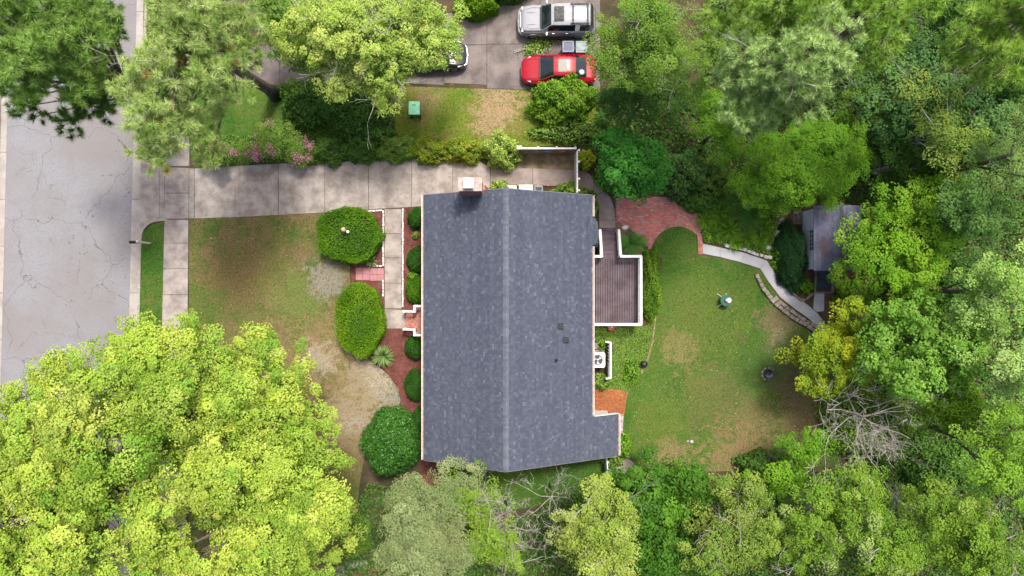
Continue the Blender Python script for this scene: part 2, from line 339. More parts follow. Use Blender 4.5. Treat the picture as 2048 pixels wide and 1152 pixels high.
inner = [(1405,507),(1440,514),(1480,524),(1520,537),(1536,562),(1560,594),(1590,618),(1618,638),(1634,656)]
slabs('garden_path','pale curved concrete garden path leading round to the shed',CONC_L,
      [[outer[i],outer[i+1],inner[i+1],inner[i]] for i in range(8)] + [[(1628.5,583),(1648,583),(1648,622),(1634,624),(1626,618)],[(1646,641),(1668,676),(1650,690),(1635,657)]],.035)
slabs('edging_path','curved grey concrete edging beside red mulch at bottom',CONC_D,[[(655,1150),(670,1134),(700,1124),(735,1120),(738,1130),(705,1136),(690,1146),(680,1160),(655,1175)]],.05)

GRASS = []      # polygons to sow with blades
def sheet(name, pts, mat, lab, z=.008, sow=0):
    struct(name, MB().prism(PP(pts),-.02,z), mat, lab)
    if sow: GRASS.append((name, pts, mat, sow, z))
sheet('front_lawn',[(378.5,437),(480,434.5),(560,430.5),(650,425.5),(700,422),(700,575),(690,640),(705,700),(742,722),(775,748),(797,778),(801,800),(796,822),(770,838),(740,860),(720,960),(700,1160),(376,1160)],GR1,'patchy green and brown front lawn between sidewalk and house',sow=1)
sheet('verge',[(281,484),(290,462),(305,449),(328,443),(327,560),(322,700),(318,1200),(272,1200),(272,700)],GR2,'green grass strip between kerb and lower sidewalk',sow=1)
sheet('verge',[(287,-160),(330,-160),(330,330),(318,328),(300,320),(287,300)],GR2,'grass strip between kerb and sidewalk under the pines',sow=1)
sheet('shaded_lawn',[(380,160),(640,160),(700,260),(640,320),(560,325),(390,335)],GR2,'dark green shaded grass beneath the leaning pine trunk',sow=1)
sheet('neighbour_lawn',[(790,172),(974,178),(1080,181),(1200,181),(1200,280),(1040,298),(840,310),(790,300)],GR3,'bright patchy lawn beside the neighbouring parking pad',sow=1)
backl = [(1312,500),(1306,494)] + [(1312,478),(1323,466),(1338,456),(1356,452),(1374,456),(1392,469),(1396,510),(1440,516),(1480,526),(1519,539),(1535,565),(1559,597),(1589,622),(1640,690),(1690,800),(1680,930),(1560,940),(1280,946),(1262,912),(1246,905),(1247,826),(1252,800),(1280,745),(1300,690),(1312,640),(1322,600),(1324,520)]
sheet('back_lawn',backl,GR2,'green back lawn browning towards the trees',sow=1)
sheet('gable_lawn',[(840,920),(1210,900),(1214,960),(1150,1000),(960,1030),(850,1000)],GR2,'shaded grass below the lower house gable',sow=1)
sheet('mulch_bed',[(701,421),(764,418),(768.5,418),(768.5,657),(813,657),(880,657),(880,980),(842,975),(838,900),(800,835),(802,800),(798,777),(776,747),(743,721),(706,699),(691,640),(701,575)],MULCH,'red brown mulch bed around the front hedges',.012)
sheet('mulch_bed',[(804,414),(880,412),(880,656.5),(813.5,656.5),(813,619),(804,617)],MULCH,'red brown mulch strip between front walk and house wall',.012)
sheet('mulch_bed',[(700,1150),(745,1128),(790,1150),(790,1200),(690,1200)],MULCH,'dark red mulch beside the curved edging at bottom',.012)
sheet('pine_straw_bed',[(1150,777),(1200,775),(1257,783),(1252,800),(1249,828),(1150,832)],STRAW,'orange pine straw bed against the rear wall',.03)
sheet('side_bed',[(1030,306),(1149,306),(1149,339),(981,335.5)],mk('dry_soil',(.2,.14,.1),.95,.4,2,25,1.,.03,c2=(.1,.1,.045)),'dry brown soil bed inside the white fence',.012)
sheet('stair_bed',[(1232,442),(1262,462),(1284,492),(1290,520),(1240,520),(1232,470)],mk('garden_soil',(.17,.13,.09),.95,.4,2,25,1.,.03),'bare soil corner between deck stairs and patio',.012)
sheet('shed_bed',[(1550,415),(1625,405),(1740,540),(1720,620),(1650,640),(1649,585),(1600,600),(1560,560),(1540,510)],mk('bed_soil',(.13,.075,.045),.95,.4,2,25,1.,.03),'brown soil around the garden shed',.01)
sheet('gravel_strip',[(1225,826),(1247,828),(1245,880),(1236,880),(1225,872)],GRAVEL,'narrow stony strip beside the rear roof extension',.015)
def rim_pad():
    root = slabs('concrete_pad','grey half round concrete pad at the rear house corner',CONC_D,[[(1217,953),(1217,915),(1245,914),(1262,920),(1273,932),(1278,944)]],.05)
    for i in range(9):
        a = Vector(P(1218+i*6.6,955.5-i*1.15,0)); b = Vector(P(1218+i*6.6+6.1,955.5-(i+1)*1.15+.1,0)); a.z=b.z=.03
        MB().bar(a,b,.1,.09).build('brick',BRICKP,root)
rim_pad()
# faint worn trench along the lawn edge
struct('worn_edge', MB().prism(PP([(1311,618),(1314,618),(1311,650),(1306,685),(1299,712),(1293,728),(1284,748),(1281,746),(1291,724),(1297,708),(1304,680),(1308,650)]),-.02,.016), mk('trench_soil',(.27,.18,.11),.95,.3,4,30,.6,.01),'narrow worn dirt line along the lawn edge')

# ------------------------------------------------------------------ brick patio, pavers, edgings
def inside(pt, poly):
    x, y = pt; c = False; n = len(poly); j = n-1
    for i in range(n):
        xi, yi = poly[i]; xj, yj = poly[j]
        if (yi > y) != (yj > y) and x < (xj-xi)*(y-yi)/(yj-yi)+xi: c = not c
        j = i
    return c
patio_px = [(1231,396),(1367,394),(1383,412),(1392,438),(1401,462),(1398,468),(1386,459),(1372,452),(1356,449),(1338,452),(1321,462),(1308,477),(1301,495),(1292,492),(1280,476),(1262,459),(1232,442)]
patio = PP(patio_px)
proot = tag(thing('patio','red brick patio with curved edge beside the deck stairs',None,(*P(1300,440)[:2],0)),None,kind='structure')
MB().prism(patio,-.02,.02).build('mortar_bed', mk('mortar',(.19,.13,.115),.95,.3,4,40,.4,.005), proot)
bk = MB(); xs = [a for a,b in patio]; ys = [b for a,b in patio]; row = 0; y = min(ys)
while y < max(ys):
    x = min(xs) - (.1 if row % 2 else 0)
    while x < max(xs):
        if inside((x+.1,y+.048),patio):
            t = random.random(); c = (.5,.175,.15) if t < .72 else ((.36,.23,.23) if t < .92 else (.58,.28,.22)); k = random.uniform(.8,1.2)
            h = .034 + random.uniform(-.004,.004)
            bk.box(x+.006,x+.194,y+.006,y+.09,.0,h,tuple(q*k for q in c))
        x += .2
    y += .096; row += 1
tag(bk.build('bricks', BRICK, proot), None, kind='stuff')
bme = None
def brick_at(root, p, ang, size=(.1,.21,.1), mat=BRICKP, z=.0):
    mb = MB(); mb.obox((0,0,size[2]/2),size)
    key = ('brick',size,mat.name)
    if key not in ORG:
        me = bpy.data.meshes.new('brick'); me.from_pydata(mb.v,[],mb.f); me.materials.append(mat); ORG[key] = me
    o = link('brick', ORG[key], None, root, tuple(Vector((p[0],p[1],z+random.uniform(-.006,.006)))-org(root)), ang+random.uniform(-.03,.03)); return o
ap = [(1297,500),(1302,487),(1308,476),(1316,466),(1325,459),(1335,453.5),(1346,450.5),(1357,449.5),(1368,451.5),(1379,455.5),(1389,461.5),(1398,470)]
def along(pts, step):
    w = [Vector(P(*p)) for p in pts]; out = []; carry = 0
    for a, b in zip(w, w[1:]):
        d = (b-a); L = d.length; t = carry
        while t < L: out.append((a + d*(t/L), math.atan2(d.y,d.x))); t += step
        carry = t - L
    return out
for p, a in along(ap,.108): brick_at(proot, p, a, (.098,.21,.1), z=-.03)
for p, a in along([(1369,396),(1385,413),(1394,437),(1402,461)],.108): brick_at(proot, p, a, (.098,.2,.1), z=-.04)
for p, a in along([(1399,468),(1401,509)],.108): brick_at(proot, p, a, (.1,.3,.1), z=-.035)
# pink pavers
pv = tag(thing('paver_path','eight square pink pavers crossing the mulch between front hedges',None,(*P(740,548)[:2],0)),None,kind='structure')
for i in range(4):
    for j in range(2):
        cx, cy = 719+i*14.2, 541.5+j*12.8+(1.2 if i>1 else 0)
        x, y, _ = P(cx,cy); m = MB(); m.obox((x,y,.035),(.415,.375,.07)); m.build('paver',PINK,pv,bevel=.008)
def edging(lab, pts, step=.2, wd=.1, mat=WHITE_W, name='edging', nm='edging_block', h=.11, cat='edging', jit=.01):
    root = thing(name, lab, cat, P(*pts[0]))
    for p, a in along(pts, step):
        m = MB(); hh = h*random.uniform(.8,1.1)
        m.obox((p.x+random.uniform(-jit,jit),p.y+random.uniform(-jit,jit),hh/2),(step*random.uniform(.86,.95),wd*random.uniform(.85,1.1),hh),a+random.uniform(-.06,.06))
        m.build(nm, mat, root, bevel=min(.02,wd*.15))
    return root
edging('white brick edging left of the upper front walk',[(766.8,424),(766.8,531)])
edging('short white brick edging above the pink pavers',[(748,532),(764,532)])
edging('white brick edging left of front walk below the pink pavers',[(766.5,563),(766.5,590)])
edging('white brick edging between front walk and house shrubs',[(805.8,420),(805.8,617)])
edging('white brick edging along driveway above the round hedge',[(735,422.5),(764,421)],.2)
edging('reddish brick edging along the side walk by the bins',[(984,371.3),(1110,371.3)],.2,.1,BRICKP)
sl = [(1518,549),(1524,563),(1531,575),(1540,587),(1549,598),(1560,608),(1572,618),(1584,627),(1597,636),(1611,644),(1625,652),(1633,659)]
edging('tan retaining blocks below the curved path, lawn side row',[(a-5,b+3) for a,b in sl],.3,.24,STONE,'stone_border','stone',.2,'stone border',.02)
edging('tan retaining blocks close against the curved path',[(a+3,b-1) for a,b in sl[4:]],.3,.2,STONE,'stone_border','stone',.16,'stone border',.02)
edging('grey rock edging above the garden path',[(1453,491),(1470,495),(1490,500),(1510,508),(1530,514),(1546,517)],.27,.2,ROCKG,'stone_border','stone',.2,'stone border',.03)
edging('low rock edging between garden path and dark shed shrub',[(1546,525),(1556,548),(1570,570),(1586,588),(1600,600),(1612,598),(1622,588)],.3,.13,STONE,'stone_border','stone',.14,'stone border',.03)

def rock_mesh(seed, mat, sc=(1,1,.6)):
    rg = random.Random(seed); m = MB(); n, k = 8, 5
    vs = []; prof = [(math.sin(math.pi*(i+.4)/(k+.1)), -math.cos(math.pi*(i+.4)/(k+.1))) for i in range(k)]
    ph = [rg.uniform(.75,1.2) for _ in range(n)]
    for r, z in prof: vs += [(r*ph[j]*rg.uniform(.9,1.1)*math.cos(2*math.pi*j/n)*sc[0], r*ph[j]*rg.uniform(.9,1.1)*math.sin(2*math.pi*j/n)*sc[1], (z+.55)*sc[2]) for j in range(n)]
    fs = [(i*n+j, i*n+(j+1)%n, (i+1)*n+(j+1)%n, (i+1)*n+j) for i in range(k-1) for j in range(n)] + [tuple(range(n-1,-1,-1)), tuple(range((k-1)*n,k*n))]
    me = bpy.data.meshes.new('rock'); me.from_pydata(vs,[],fs); me.polygons.foreach_set('use_smooth',[True]*len(fs)); me.materials.append(mat); return me
RK = [rock_mesh(i,ROCKG) for i in range(3)] + [rock_mesh(i+9,STONE) for i in range(3)] + [rock_mesh(30,WHITE_W,(1,1,.45))]
rocks = [(1250,455,.23,.16,6,'flat white stepping stone by the deck stairs'),(1536,495,.19,.17,0,'round pale rock below the fern bed'),(1549,500,.1,.1,0,'small pale rock beside the larger round one'),
 (1565,525,.14,.14,6,'white ball shaped rock beside the dark shed shrub'),(1590,425,.1,.1,0,'small round rock above the shed shrub'),(1564,440,.2,.14,1,'grey rock at top of the rock pile'),(1558,446,.13,.1,3,'small tan rock low in the rock pile'),
 (1553,468,.3,.22,0,'largest grey rock of the pile left of the shed'),(1556,474,.16,.14,4,'brown rock against the largest grey rock'),(1570,424,.1,.24,3,'long tan rock standing upright by the shed bed'),(1383,883,.13,.1,1,'pale flat stone alone on the lower back lawn'),(1376,882,.08,.06,1,'little chip beside the flat stone on lower lawn')]
for px, py, a, b, k, lab in rocks:
    o = link('rock', RK[k], None, None, P(px,py,0), random.uniform(-.4,.4)); o.scale = (a,b,min(a,b)*.9); tag(o,lab,'rock')

# ------------------------------------------------------------------ house
XR, ZR, SL = -.32, 5.75, .54
XL, XE, YB, YT = -4.93, 4.49, -9.62, 5.2
X2, YS = 6.08, -7.23                       # rear extension roof
def rz(x): return ZR - SL*abs(x-XR)
house = thing('house','one storey house with slate blue shingle gable roof','house',(0,-2.2,0))
WALLM = mk('house_wall',(.42,.36,.31),.8,.12,2,30,.2,.004)
wl = MB(); x0, x1, y0, y1 = XL+.45, XE-.4, YB+.25, YT-.2
wl.add([(x0,y0,0),(x1,y0,0),(x1,y1,0),(x0,y1,0),(x0,y0,rz(x0)-.14),(x1,y0,rz(x1)-.14),(x1,y1,rz(x1)-.14),(x0,y1,rz(x0)-.14),(XR,y0,ZR-.14),(XR,y1,ZR-.14)],
       [(0,1,5,8,4),(2,3,7,9,6),(1,2,6,5),(3,0,4,7),(0,3,2,1)])
wl.build('wall', WALLM, house)
ex = MB(); ex.prism([(x1+.01,YB+.27),(X2-.35,YB+.27),(X2-.35,YS-.2),(x1+.01,YS-.2)],0,rz(X2)-.03); ex.build('extension_wall', mk('extension_siding',(.7,.68,.64),.7,.08,2,30,.1,.004), house)
th = .12
rf = MB()
for a, b, ya, yb in ((XL,XR,YB,YT),(XR,XE,YB,YT),(XE,X2,YB,YS)):
    za, zb = rz(a), rz(b)
    rf.add([(a,ya,za-th),(b,ya,zb-th),(b,yb,zb-th),(a,yb,za-th),(a,ya,za),(b,ya,zb),(b,yb,zb),(a,yb,za)],
           [(3,2,1,0),(4,5,6,7),(0,1,5,4),(1,2,6,5),(2,3,7,6),(3,0,4,7)])
roof = rf.build('roof', mk('roof_deck',(.1,.1,.115),.9,.2,2,40,.3,.004), house)
def shingles(x_low, x_high, ya, yb, zf, sgn, cols, ev=.142, wmean=.2, skip=None):
    m = MB(); L = abs(x_high-x_low)*math.sqrt(1+SL*SL); n = int(L/ev)+1; k = abs(x_high-x_low)/n
    nx_, nz = (SL/math.sqrt(1+SL*SL))*sgn, 1/math.sqrt(1+SL*SL)
    for i in range(n):
        xa = x_low - sgn*(-k*i) if False else (x_low - sgn*k*i); xb = x_low - sgn*k*(i+1.0)
        y = ya - random.uniform(0,.2); cf = random.uniform(.92,1.07)
        while y < yb:
            wd = random.choice((.09,.13,.16,.2)); e0, e1 = max(y,ya), min(y+wd-.006,yb); y += wd
            if e1-e0 < .02 or (skip and skip(xa,(e0+e1)/2)): continue
            t = .022 + random.choice((0,0,.003,.006)); c = random.choices(cols,(7,6,4,.9))[0]; g = random.uniform(.95,1.05); c = tuple(q*g*cf for q in c)
            za, zb = zf(xa), zf(xb)
            vs = [(xa,e0,za),(xa,e1,za),(xa+nx_*t,e1,za+nz*t),(xa+nx_*t,e0,za+nz*t),(xb+nx_*.002,e0,zb+nz*.002),(xb+nx_*.002,e1,zb+nz*.002)]
            m.add(vs,[(3,2,5,4),(0,1,2,3),(0,3,4),(1,5,2)] if sgn>0 else [(4,5,2,3),(3,2,1,0),(4,3,0),(2,5,1)],c)
    return m
SCOL = [(.072,.082,.113),(.063,.072,.101),(.082,.093,.125),(.106,.118,.152)]
m = shingles(XL-.02, XR, YB-.01, YT+.01, rz, -1, SCOL, skip=lambda x,y: y>4.95 and -2.8<x<-1.5)
tag(m.build('shingles', SHING, roof), None, kind='stuff')
m = shingles(XE+.02, XR, YS, YT+.01, rz, 1, SCOL)
tag(m.build('shingles', SHING, roof), None, kind='stuff')
m = shingles(X2+.02, XR, YB-.01, YS, rz, 1, SCOL)
tag(m.build('shingles', SHING, roof), None, kind='stuff')
# ridge caps
capm = MB(); q = .155; capm.add([(-q,0,-q*SL),(0,0,0.0),(q,0,-q*SL),(-q,.2,-q*SL-.012),(0,.2,-.012),(q,.2,-q*SL-.012),(-q,0,-q*SL-.02),(0,0,-.02),(q,0,-q*SL-.02)],
     [(0,1,4,3),(1,2,5,4),(6,7,1,0),(7,8,2,1)])
cme = bpy.data.meshes.new('ridge_cap'); cme.from_pydata(capm.v,[],capm.f); cme.materials.append(RCAP)
y = YB
while y < YT-.05:
    o = link('ridge_cap', cme, None, roof, tuple(Vector((XR+random.uniform(-.006,.006),y,ZR+.05+random.uniform(0,.008)))-org(roof))); y += .134
# rake boards and gutters
RAKE = mk('rake_grey',(.2,.19,.19),.7,.2,3,25,.1,.003)
TRIM = mk('trim_cream',(.62,.53,.45),.6,.2,3,25,.1,.003)
for a, b in ((XL,XR),(XR,XE)):
    for yy in (YB-.025, YT+.025):
        if yy > 0:
            segs = [(a,b)] if a==XR else [(a,-2.82),(-1.5,b)]
        else: segs = [(a,b)]
        for s, e in segs: MB().bar((s,yy,rz(s)-.09),(e,yy,rz(e)-.09),.03,.15).build('rake_board', RAKE, house)
MB().bar((XE,YB-.025,rz(XE)-.09),(X2,YB-.025,rz(X2)-.09),.03,.15).build('rake_board', RAKE, house)
MB().bar((XE+.1,YS+.03,rz(XE)-.12),(X2,YS+.03,rz(X2)-.12),.04,.26).build('rake_board', WHITE, house)
LITTER = mk('gutter_litter',(.27,.17,.12),.95,.5,6,22,1.,.02,c2=(.5,.44,.38))
def gutter(x, ya, yb, sgn, z):
    MB().box(min(x+sgn*.115,x+sgn*.14),max(x+sgn*.115,x+sgn*.14),ya,yb,z-.1,z+.01).build('gutter', WHITE, house)
    g = MB().box(min(x+sgn*.01,x+sgn*.115),max(x+sgn*.01,x+sgn*.115),ya+.004,yb-.004,z-.1,z-.035); g.build('gutter_litter', LITTER, house)
gutter(XL,YB,YT,-1,rz(XL)-.02); gutter(XE,YS+.06,2.35,1,rz(XE)-.02); gutter(XE,4.02,YT,1,rz(XE)-.02); gutter(X2,YB,YS,1,rz(X2)-.02)
# roof vents
for i,(px,py,s) in enumerate(((1121,652,.31),(1132,680,.31))):
    x,y,_ = P(px,py,4.1); z = rz(x)
    v = MB(); v.add([(x-s/2,y-s/2,rz(x-s/2)+.05),(x+s/2,y-s/2,rz(x+s/2)+.0),(x+s/2,y+s/2,rz(x+s/2)+.0),(x-s/2,y+s/2,rz(x-s/2)+.05),
      (x-s/2,y-s/2,rz(x-s/2)+.1),(x+s/2,y-s/2*.8,rz(x)+.13),(x+s/2,y+s/2*.8,rz(x)+.13),(x-s/2,y+s/2,rz(x-s/2)+.1)],[(3,2,1,0),(4,5,6,7),(0,1,5,4),(1,2,6,5),(2,3,7,6),(3,0,4,7)])
    v.build('roof_vent', BLACKP, roof)
x,y,_ = P(1112,720,4.2); v = MB(); v.lathe([(.1,-.08),(.1,.03),(.05,.06),(.045,.3),(.03,.3),(.03,.2)],12,(x,y,rz(x))); v.build('vent_pipe', BLACKP, roof)
# bay window roof
bx = [(4.3,4.02),(4.68,3.96),(4.83,3.72),(4.88,3.2),(4.83,2.68),(4.68,2.44),(4.3,2.36)]
b = MB(); cen = (4.12,3.19,rz(4.12)+.05)
vs = [cen] + [(x,y,rz(x)+.03 if i in (0,6) else 2.93) for i,(x,y) in enumerate(bx)] + [(x,y,(rz(x) if i in (0,6) else 2.93)-.1) for i,(x,y) in enumerate(bx)]
b.add(vs,[(0,i+1,i+2) for i in range(6)][::1]+[(i+1,8+i,9+i,i+2) for i in range(6)])
bay = b.build('bay_roof', SHING, house); a_ = bay.data.attributes.new('Col','FLOAT_COLOR','FACE'); a_.data.foreach_set('color',np.array([(*random.choice(SCOL[:3]),1) for _ in bay.data.polygons],dtype=np.float32).ravel())
for k in range(5):                         # shingle courses on the bay
    t0 = .2+.16*k; mm = MB()
    for i in range(6):
        A, B_ = Vector(vs[i+1]), Vector(vs[i+2]); C0 = Vector(cen)
        for s in range(3):
            pa, pb = A.lerp(B_,s/3+.01), A.lerp(B_,(s+1)/3-.01)
            q0, q1, q2, q3 = C0.lerp(pa,t0), C0.lerp(pb,t0), C0.lerp(pb,t0+.16), C0.lerp(pa,t0+.16); up = Vector((0,0,.006)); up2 = Vector((0,0,.016))
            mm.add([q0+up,q1+up,q2+up2,q3+up2],[(0,3,2,1)],tuple(z*random.uniform(.9,1.1) for z in random.choice(SCOL[:3])))
    tag(mm.build('bay_shingles', SHING, bay), None, kind='stuff')
MB().prism([(4.1,3.9),(4.6,3.82),(4.7,3.5),(4.7,2.9),(4.6,2.56),(4.1,2.48)],.5,2.9).build('bay_wall', WHITE, house)
# chimney
chim = MB(); cx0, cx1, cy0, cy1 = -2.72, -1.58, 4.98, 5.6
chim.box(cx0,cx1,cy0,cy1,2.4,6.62); chim.box(cx0-.16,cx1+.2,YT-.2,cy1,0,2.4)
CBR = mk('chimney_brick',(.26,.15,.12),.9,.4,4,30,.5,.01)
chimney = chim.build('chimney', CBR, house)
bkm = MB(); z = 2.42; r_ = 0
while z < 6.56:
    for (fx, along_x, lo, hi, fixed, sg) in ((0,True,cx0,cx1,cy0,-1),(0,True,cx0,cx1,cy1,1),(0,False,cy0,cy1,cx0,-1),(0,False,cy0,cy1,cx1,1)):
        t = lo - (.1 if r_%2 else 0)
        while t < hi:
            a0, a1 = max(t,lo)+.005, min(t+.2,hi)-.005
            if a1-a0 > .03:
                k = random.uniform(.7,1.25); c = (.3*k,.15*k,.12*k)
                lo_, hi_ = (fixed, fixed+sg*.012) if sg>0 else (fixed+sg*.012, fixed)
                if along_x: bkm.box(a0,a1,lo_,hi_,z,z+.062,c)
                else: bkm.box(lo_,hi_,a0,a1,z,z+.062,c)
            t += .2
    z += .074; r_ += 1
tag(bkm.build('bricks', BRICK, chimney), None, kind='stuff')
sh = MB(); sh.add([(cx1+.012,5.02,2.4),(cx1+.36,5.02,2.4),(cx1+.36,5.56,2.4),(cx1+.012,5.56,2.4),(cx1+.012,5.02,4.8),(cx1+.12,5.02,4.8),(cx1+.12,5.56,4.8),(cx1+.012,5.56,4.8)],[(3,2,1,0),(4,5,6,7),(0,1,5,4),(1,2,6,5),(2,3,7,6),(3,0,4,7)])
sh.build('chimney_shoulder', BRICKP, chimney)
MB().box(cx0-.05,cx1+.05,cy0-.04,cy1+.05,6.62,6.72).build('chimney_crown', mk('crown_mortar',(.4,.34,.31),.9,.25,5,25,.4,.008), chimney, bevel=.02)
fl = MB(); fl.box(-2.42,-1.98,5.1,5.5,6.72,6.95); fl.build('flue', DMETAL, chimney)
MB().box(-2.47,-1.94,5.04,5.57,6.97,7.03).build('flue_cap', WHITE, chimney, bevel=.03)

# front porch steps
porch = thing('porch','brick porch steps with white railings at the front door','porch',(-5.6,-1.9,0))
for i,(xa,xb,zz,ya,yb) in enumerate(((-6.44,-6.1,.2,-2.4,-1.42),(-6.1,-5.72,.38,-2.4,-1.42),(-5.72,-4.49,.56,-2.72,-1.1))):
    MB().box(xa,xb,ya,yb,-.02,zz-.012).build('step_core', BRICKP, porch)
    yy = ya
    while yy < yb-.02:
        nb = max(1,round((xb-xa)/.2)); st = (xb-xa)/nb
        for k in range(nb):
            c = MB(); c.box(xa+k*st+.005,xa+(k+1)*st-.005,yy+.004,min(yy+.1,yb)-.004,zz-.05,zz+random.uniform(-.003,.003)); c.build('brick', BRICKP, porch)
        yy += .1
def rail(root, p, q, h=.9, wd=.12, step=.13, posts=(True,True), mat=WHITE, balu=.035, ht=.05):
    p, q = Vector(p), Vector(q); up = Vector((0,0,h))
    MB().bar(p+up, q+up, wd, ht).build('handrail', mat, root)
    MB().bar(p+Vector((0,0,.12)), q+Vector((0,0,.12)), .05, .05).build('bottom_rail', mat, root)
    n = max(2,int((q-p).length/step))
    for i in range(1,n):
        c = p.lerp(q,i/n); MB().box(c.x-balu/2,c.x+balu/2,c.y-balu/2,c.y+balu/2,c.z+.14,c.z+h-.02).build('baluster', mat, root)
    for f, c in zip(posts,(p,q)):
        if f: MB().box(c.x-.06,c.x+.06,c.y-.06,c.y+.06,c.z-.05,c.z+h+.06).build('rail_post', mat, root)
rail(porch,(-6.4,-1.38,.2),(-5.72,-1.38,.56),.85,.13)
rail(porch,(-5.72,-1.38,.56),(-5.72,-1.06,.56),.86,.13,posts=(False,True)); rail(porch,(-5.66,-1.06,.56),(-4.6,-1.06,.56),.86,.13,posts=(False,False))
rail(porch,(-6.4,-2.44,.2),(-5.72,-2.44,.56),.85,.13)
rail(porch,(-5.72,-2.44,.56),(-5.72,-2.76,.56),.86,.13,posts=(False,True)); rail(porch,(-5.66,-2.76,.56),(-4.6,-2.76,.56),.86,.13,posts=(False,False))

# deck
DZ = .85; RX, RYB, RYT = 7.5, -2.12, 1.84
deck = thing('deck','purple brown wooden deck with white railing and stairs behind house','deck',(5.8,-.1,0))
x = 4.12
while x < RX-.03:
    MB().box(x,x+.116,RYB+.02,RYT-.02,DZ-.035,DZ+random.uniform(-.003,.003)).build('deck_board', DECKW, deck); x += .144
MB().box(4.14,RX,RYB+.04,RYB+.08,DZ-.3,DZ-.04).build('deck_frame', WOOD, deck); MB().box(4.14,RX,RYT-.08,RYT-.04,DZ-.3,DZ-.04).build('deck_frame', WOOD, deck); MB().box(RX-.04,RX,RYB+.081,RYT-.081,DZ-.3,DZ-.04).build('deck_frame', WOOD, deck)
for k in range(1,8): MB().box(4.14,RX-.041,RYB+.08+k*.48,RYB+.12+k*.48,DZ-.25,DZ-.06).build('joist', DARKGAP, deck)  # joists coloured dark so the board gaps look shaded
for xx in (4.6,RX-.1):
    for yy in (RYB+.1,RYT-.1): MB().box(xx-.07,xx+.07,yy-.07,yy+.07,0,DZ-.3).build('deck_post', WOOD, deck)
SX0, SX1 = 5.28, 6.27
rail(deck,(RX,RYB,DZ),(RX,RYT,DZ),.92,.16,posts=(True,True),ht=.06); rail(deck,(4.5,RYB,DZ),(RX,RYB,DZ),.92,.16,posts=(False,False),ht=.06)
rail(deck,(SX1+.06,RYT,DZ),(RX,RYT,DZ),.92,.15,posts=(True,False),ht=.06); rail(deck,(4.5,RYT,DZ),(SX0-.06,RYT,DZ),.92,.15,posts=(False,True),ht=.06)
ns = 5
for i in range(ns):
    zt = DZ - (i+1)*DZ/(ns+1); ya = RYT + i*.32
    for k in range(2): MB().box(SX0,SX1,ya+k*.16+.006,ya+k*.16+.15,zt-.035,zt+random.uniform(-.003,.003)).build('stair_tread', DECKW, deck)
    MB().box(SX0,SX1,ya-.02,ya+.004,zt,zt+DZ/(ns+1)-.04).build('stair_riser', DECKW, deck)
ye = RYT+ns*.32
for xx in (SX0-.06,SX1+.06):
    MB().bar((xx,RYT,DZ-.16),(xx,ye,.04),.05,.22).build('stringer', WOOD, deck)
    rail(deck,(xx,RYT+.03,DZ-.04),(xx,ye-.02,.1),.92,.15,posts=(False,True),ht=.06)
MB().box(SX0-.05,SX1+.02,ye+.005,ye+.22,-.02,.06).build('landing_board', DECKW, deck)
# grill-like thing in the dark corner
gr = thing('covered_grill','dark grill with white knob between house eave and deck stairs','grill',P(1193,487,0))
g0 = P(1192,489,0)
c = MB(); c.obox((g0[0],g0[1],.55),(.45,.7,.5),taper=.9); c.build('body', BLACKP, gr, bevel=.06)
c = MB(); c.lathe([(.02,.0),(.32,.0),(.3,.12),(.2,.24),(.02,.28)],14,(g0[0],g0[1],.8)); c.build('lid', DMETAL, gr, smooth=True)
c = MB(); c.lathe([(.01,0),(.1,.01),(.12,.06),(.07,.11),(.01,.12)],12,(g0[0]+.12,g0[1]+.28,.98)); c.build('knob', WHITE, gr, smooth=True)
for dx in (-.16,.16):
    for dy in (-.25,.25): MB().box(g0[0]+dx-.02,g0[0]+dx+.02,g0[1]+dy-.02,g0[1]+dy+.02,0,.32).build('leg', DMETAL, gr)

# AC condenser
ac = thing('air_conditioner','square grey air conditioner with round fan against rear wall','air conditioner',(5.06,-4.28,0))
MB().box(4.5,5.62,-4.85,-3.72,0,.07).build('pad', CONC_D, ac)
c = MB(); c.box(4.64,5.5,-4.72,-3.84,.08,.84); c.build('case', mk('ac_case',(.5,.53,.52),.5,.1,3,40,.2,.01), ac)
n = 28; fx, fy, fr = 5.09, -4.28, .31
top = MB(); ring = [(fx+fr*math.cos(2*math.pi*k/n), fy+fr*math.sin(2*math.pi*k/n)) for k in range(n)]
def sq(k):
    a = 2*math.pi*k/n; cx_, sy_ = math.cos(a), math.sin(a); t = .45/max(abs(cx_),abs(sy_)); return (fx+cx_*t, fy+sy_*t)
top.add([(x,y,.88) for x,y in ring]+[(*sq(k),.88) for k in range(n)]+[(*sq(k),.83) for k in range(n)]+[(x,y,.8) for x,y in ring],
   [(k,(k+1)%n,n+(k+1)%n,n+k)[::-1] for k in range(n)]+[(n+k,n+(k+1)%n,2*n+(k+1)%n,2*n+k)[::-1] for k in range(n)]+[((k+1)%n,k,3*n+k,3*n+(k+1)%n)[::-1] for k in range(n)])
top.build('top_panel', mk('ac_top',(.68,.74,.74),.5,.06,3,40,.05,.003), ac)
MB().lathe([(.005,0),(.3,0),(.3,.01),(.005,.01)],24,(fx,fy,.841)).build('fan_well', DMETAL, ac)
for k in range(3):
    a = k*2.094+.5; f = MB(); pts = []
    for rr, da in ((.05,-.3),(.05,.3),(.27,.55),(.28,.05),(.26,-.2)): pts.append((fx+rr*math.cos(a+da),fy+rr*math.sin(a+da)))
    f.prism(pts,.855,.862); f.build('fan_blade', METAL, ac)
MB().lathe([(.005,0),(.07,0),(.06,.03),(.005,.04)],14,(fx,fy,.856)).build('fan_hub', METAL, ac)
for k,rr in enumerate((.11,.19,.27)):
    t = [(fx+rr*math.cos(a*.2618),fy+rr*math.sin(a*.2618),.885) for a in range(25)]; MB().tube(t,.004,4,cap=False).build('guard_ring', METAL, ac)
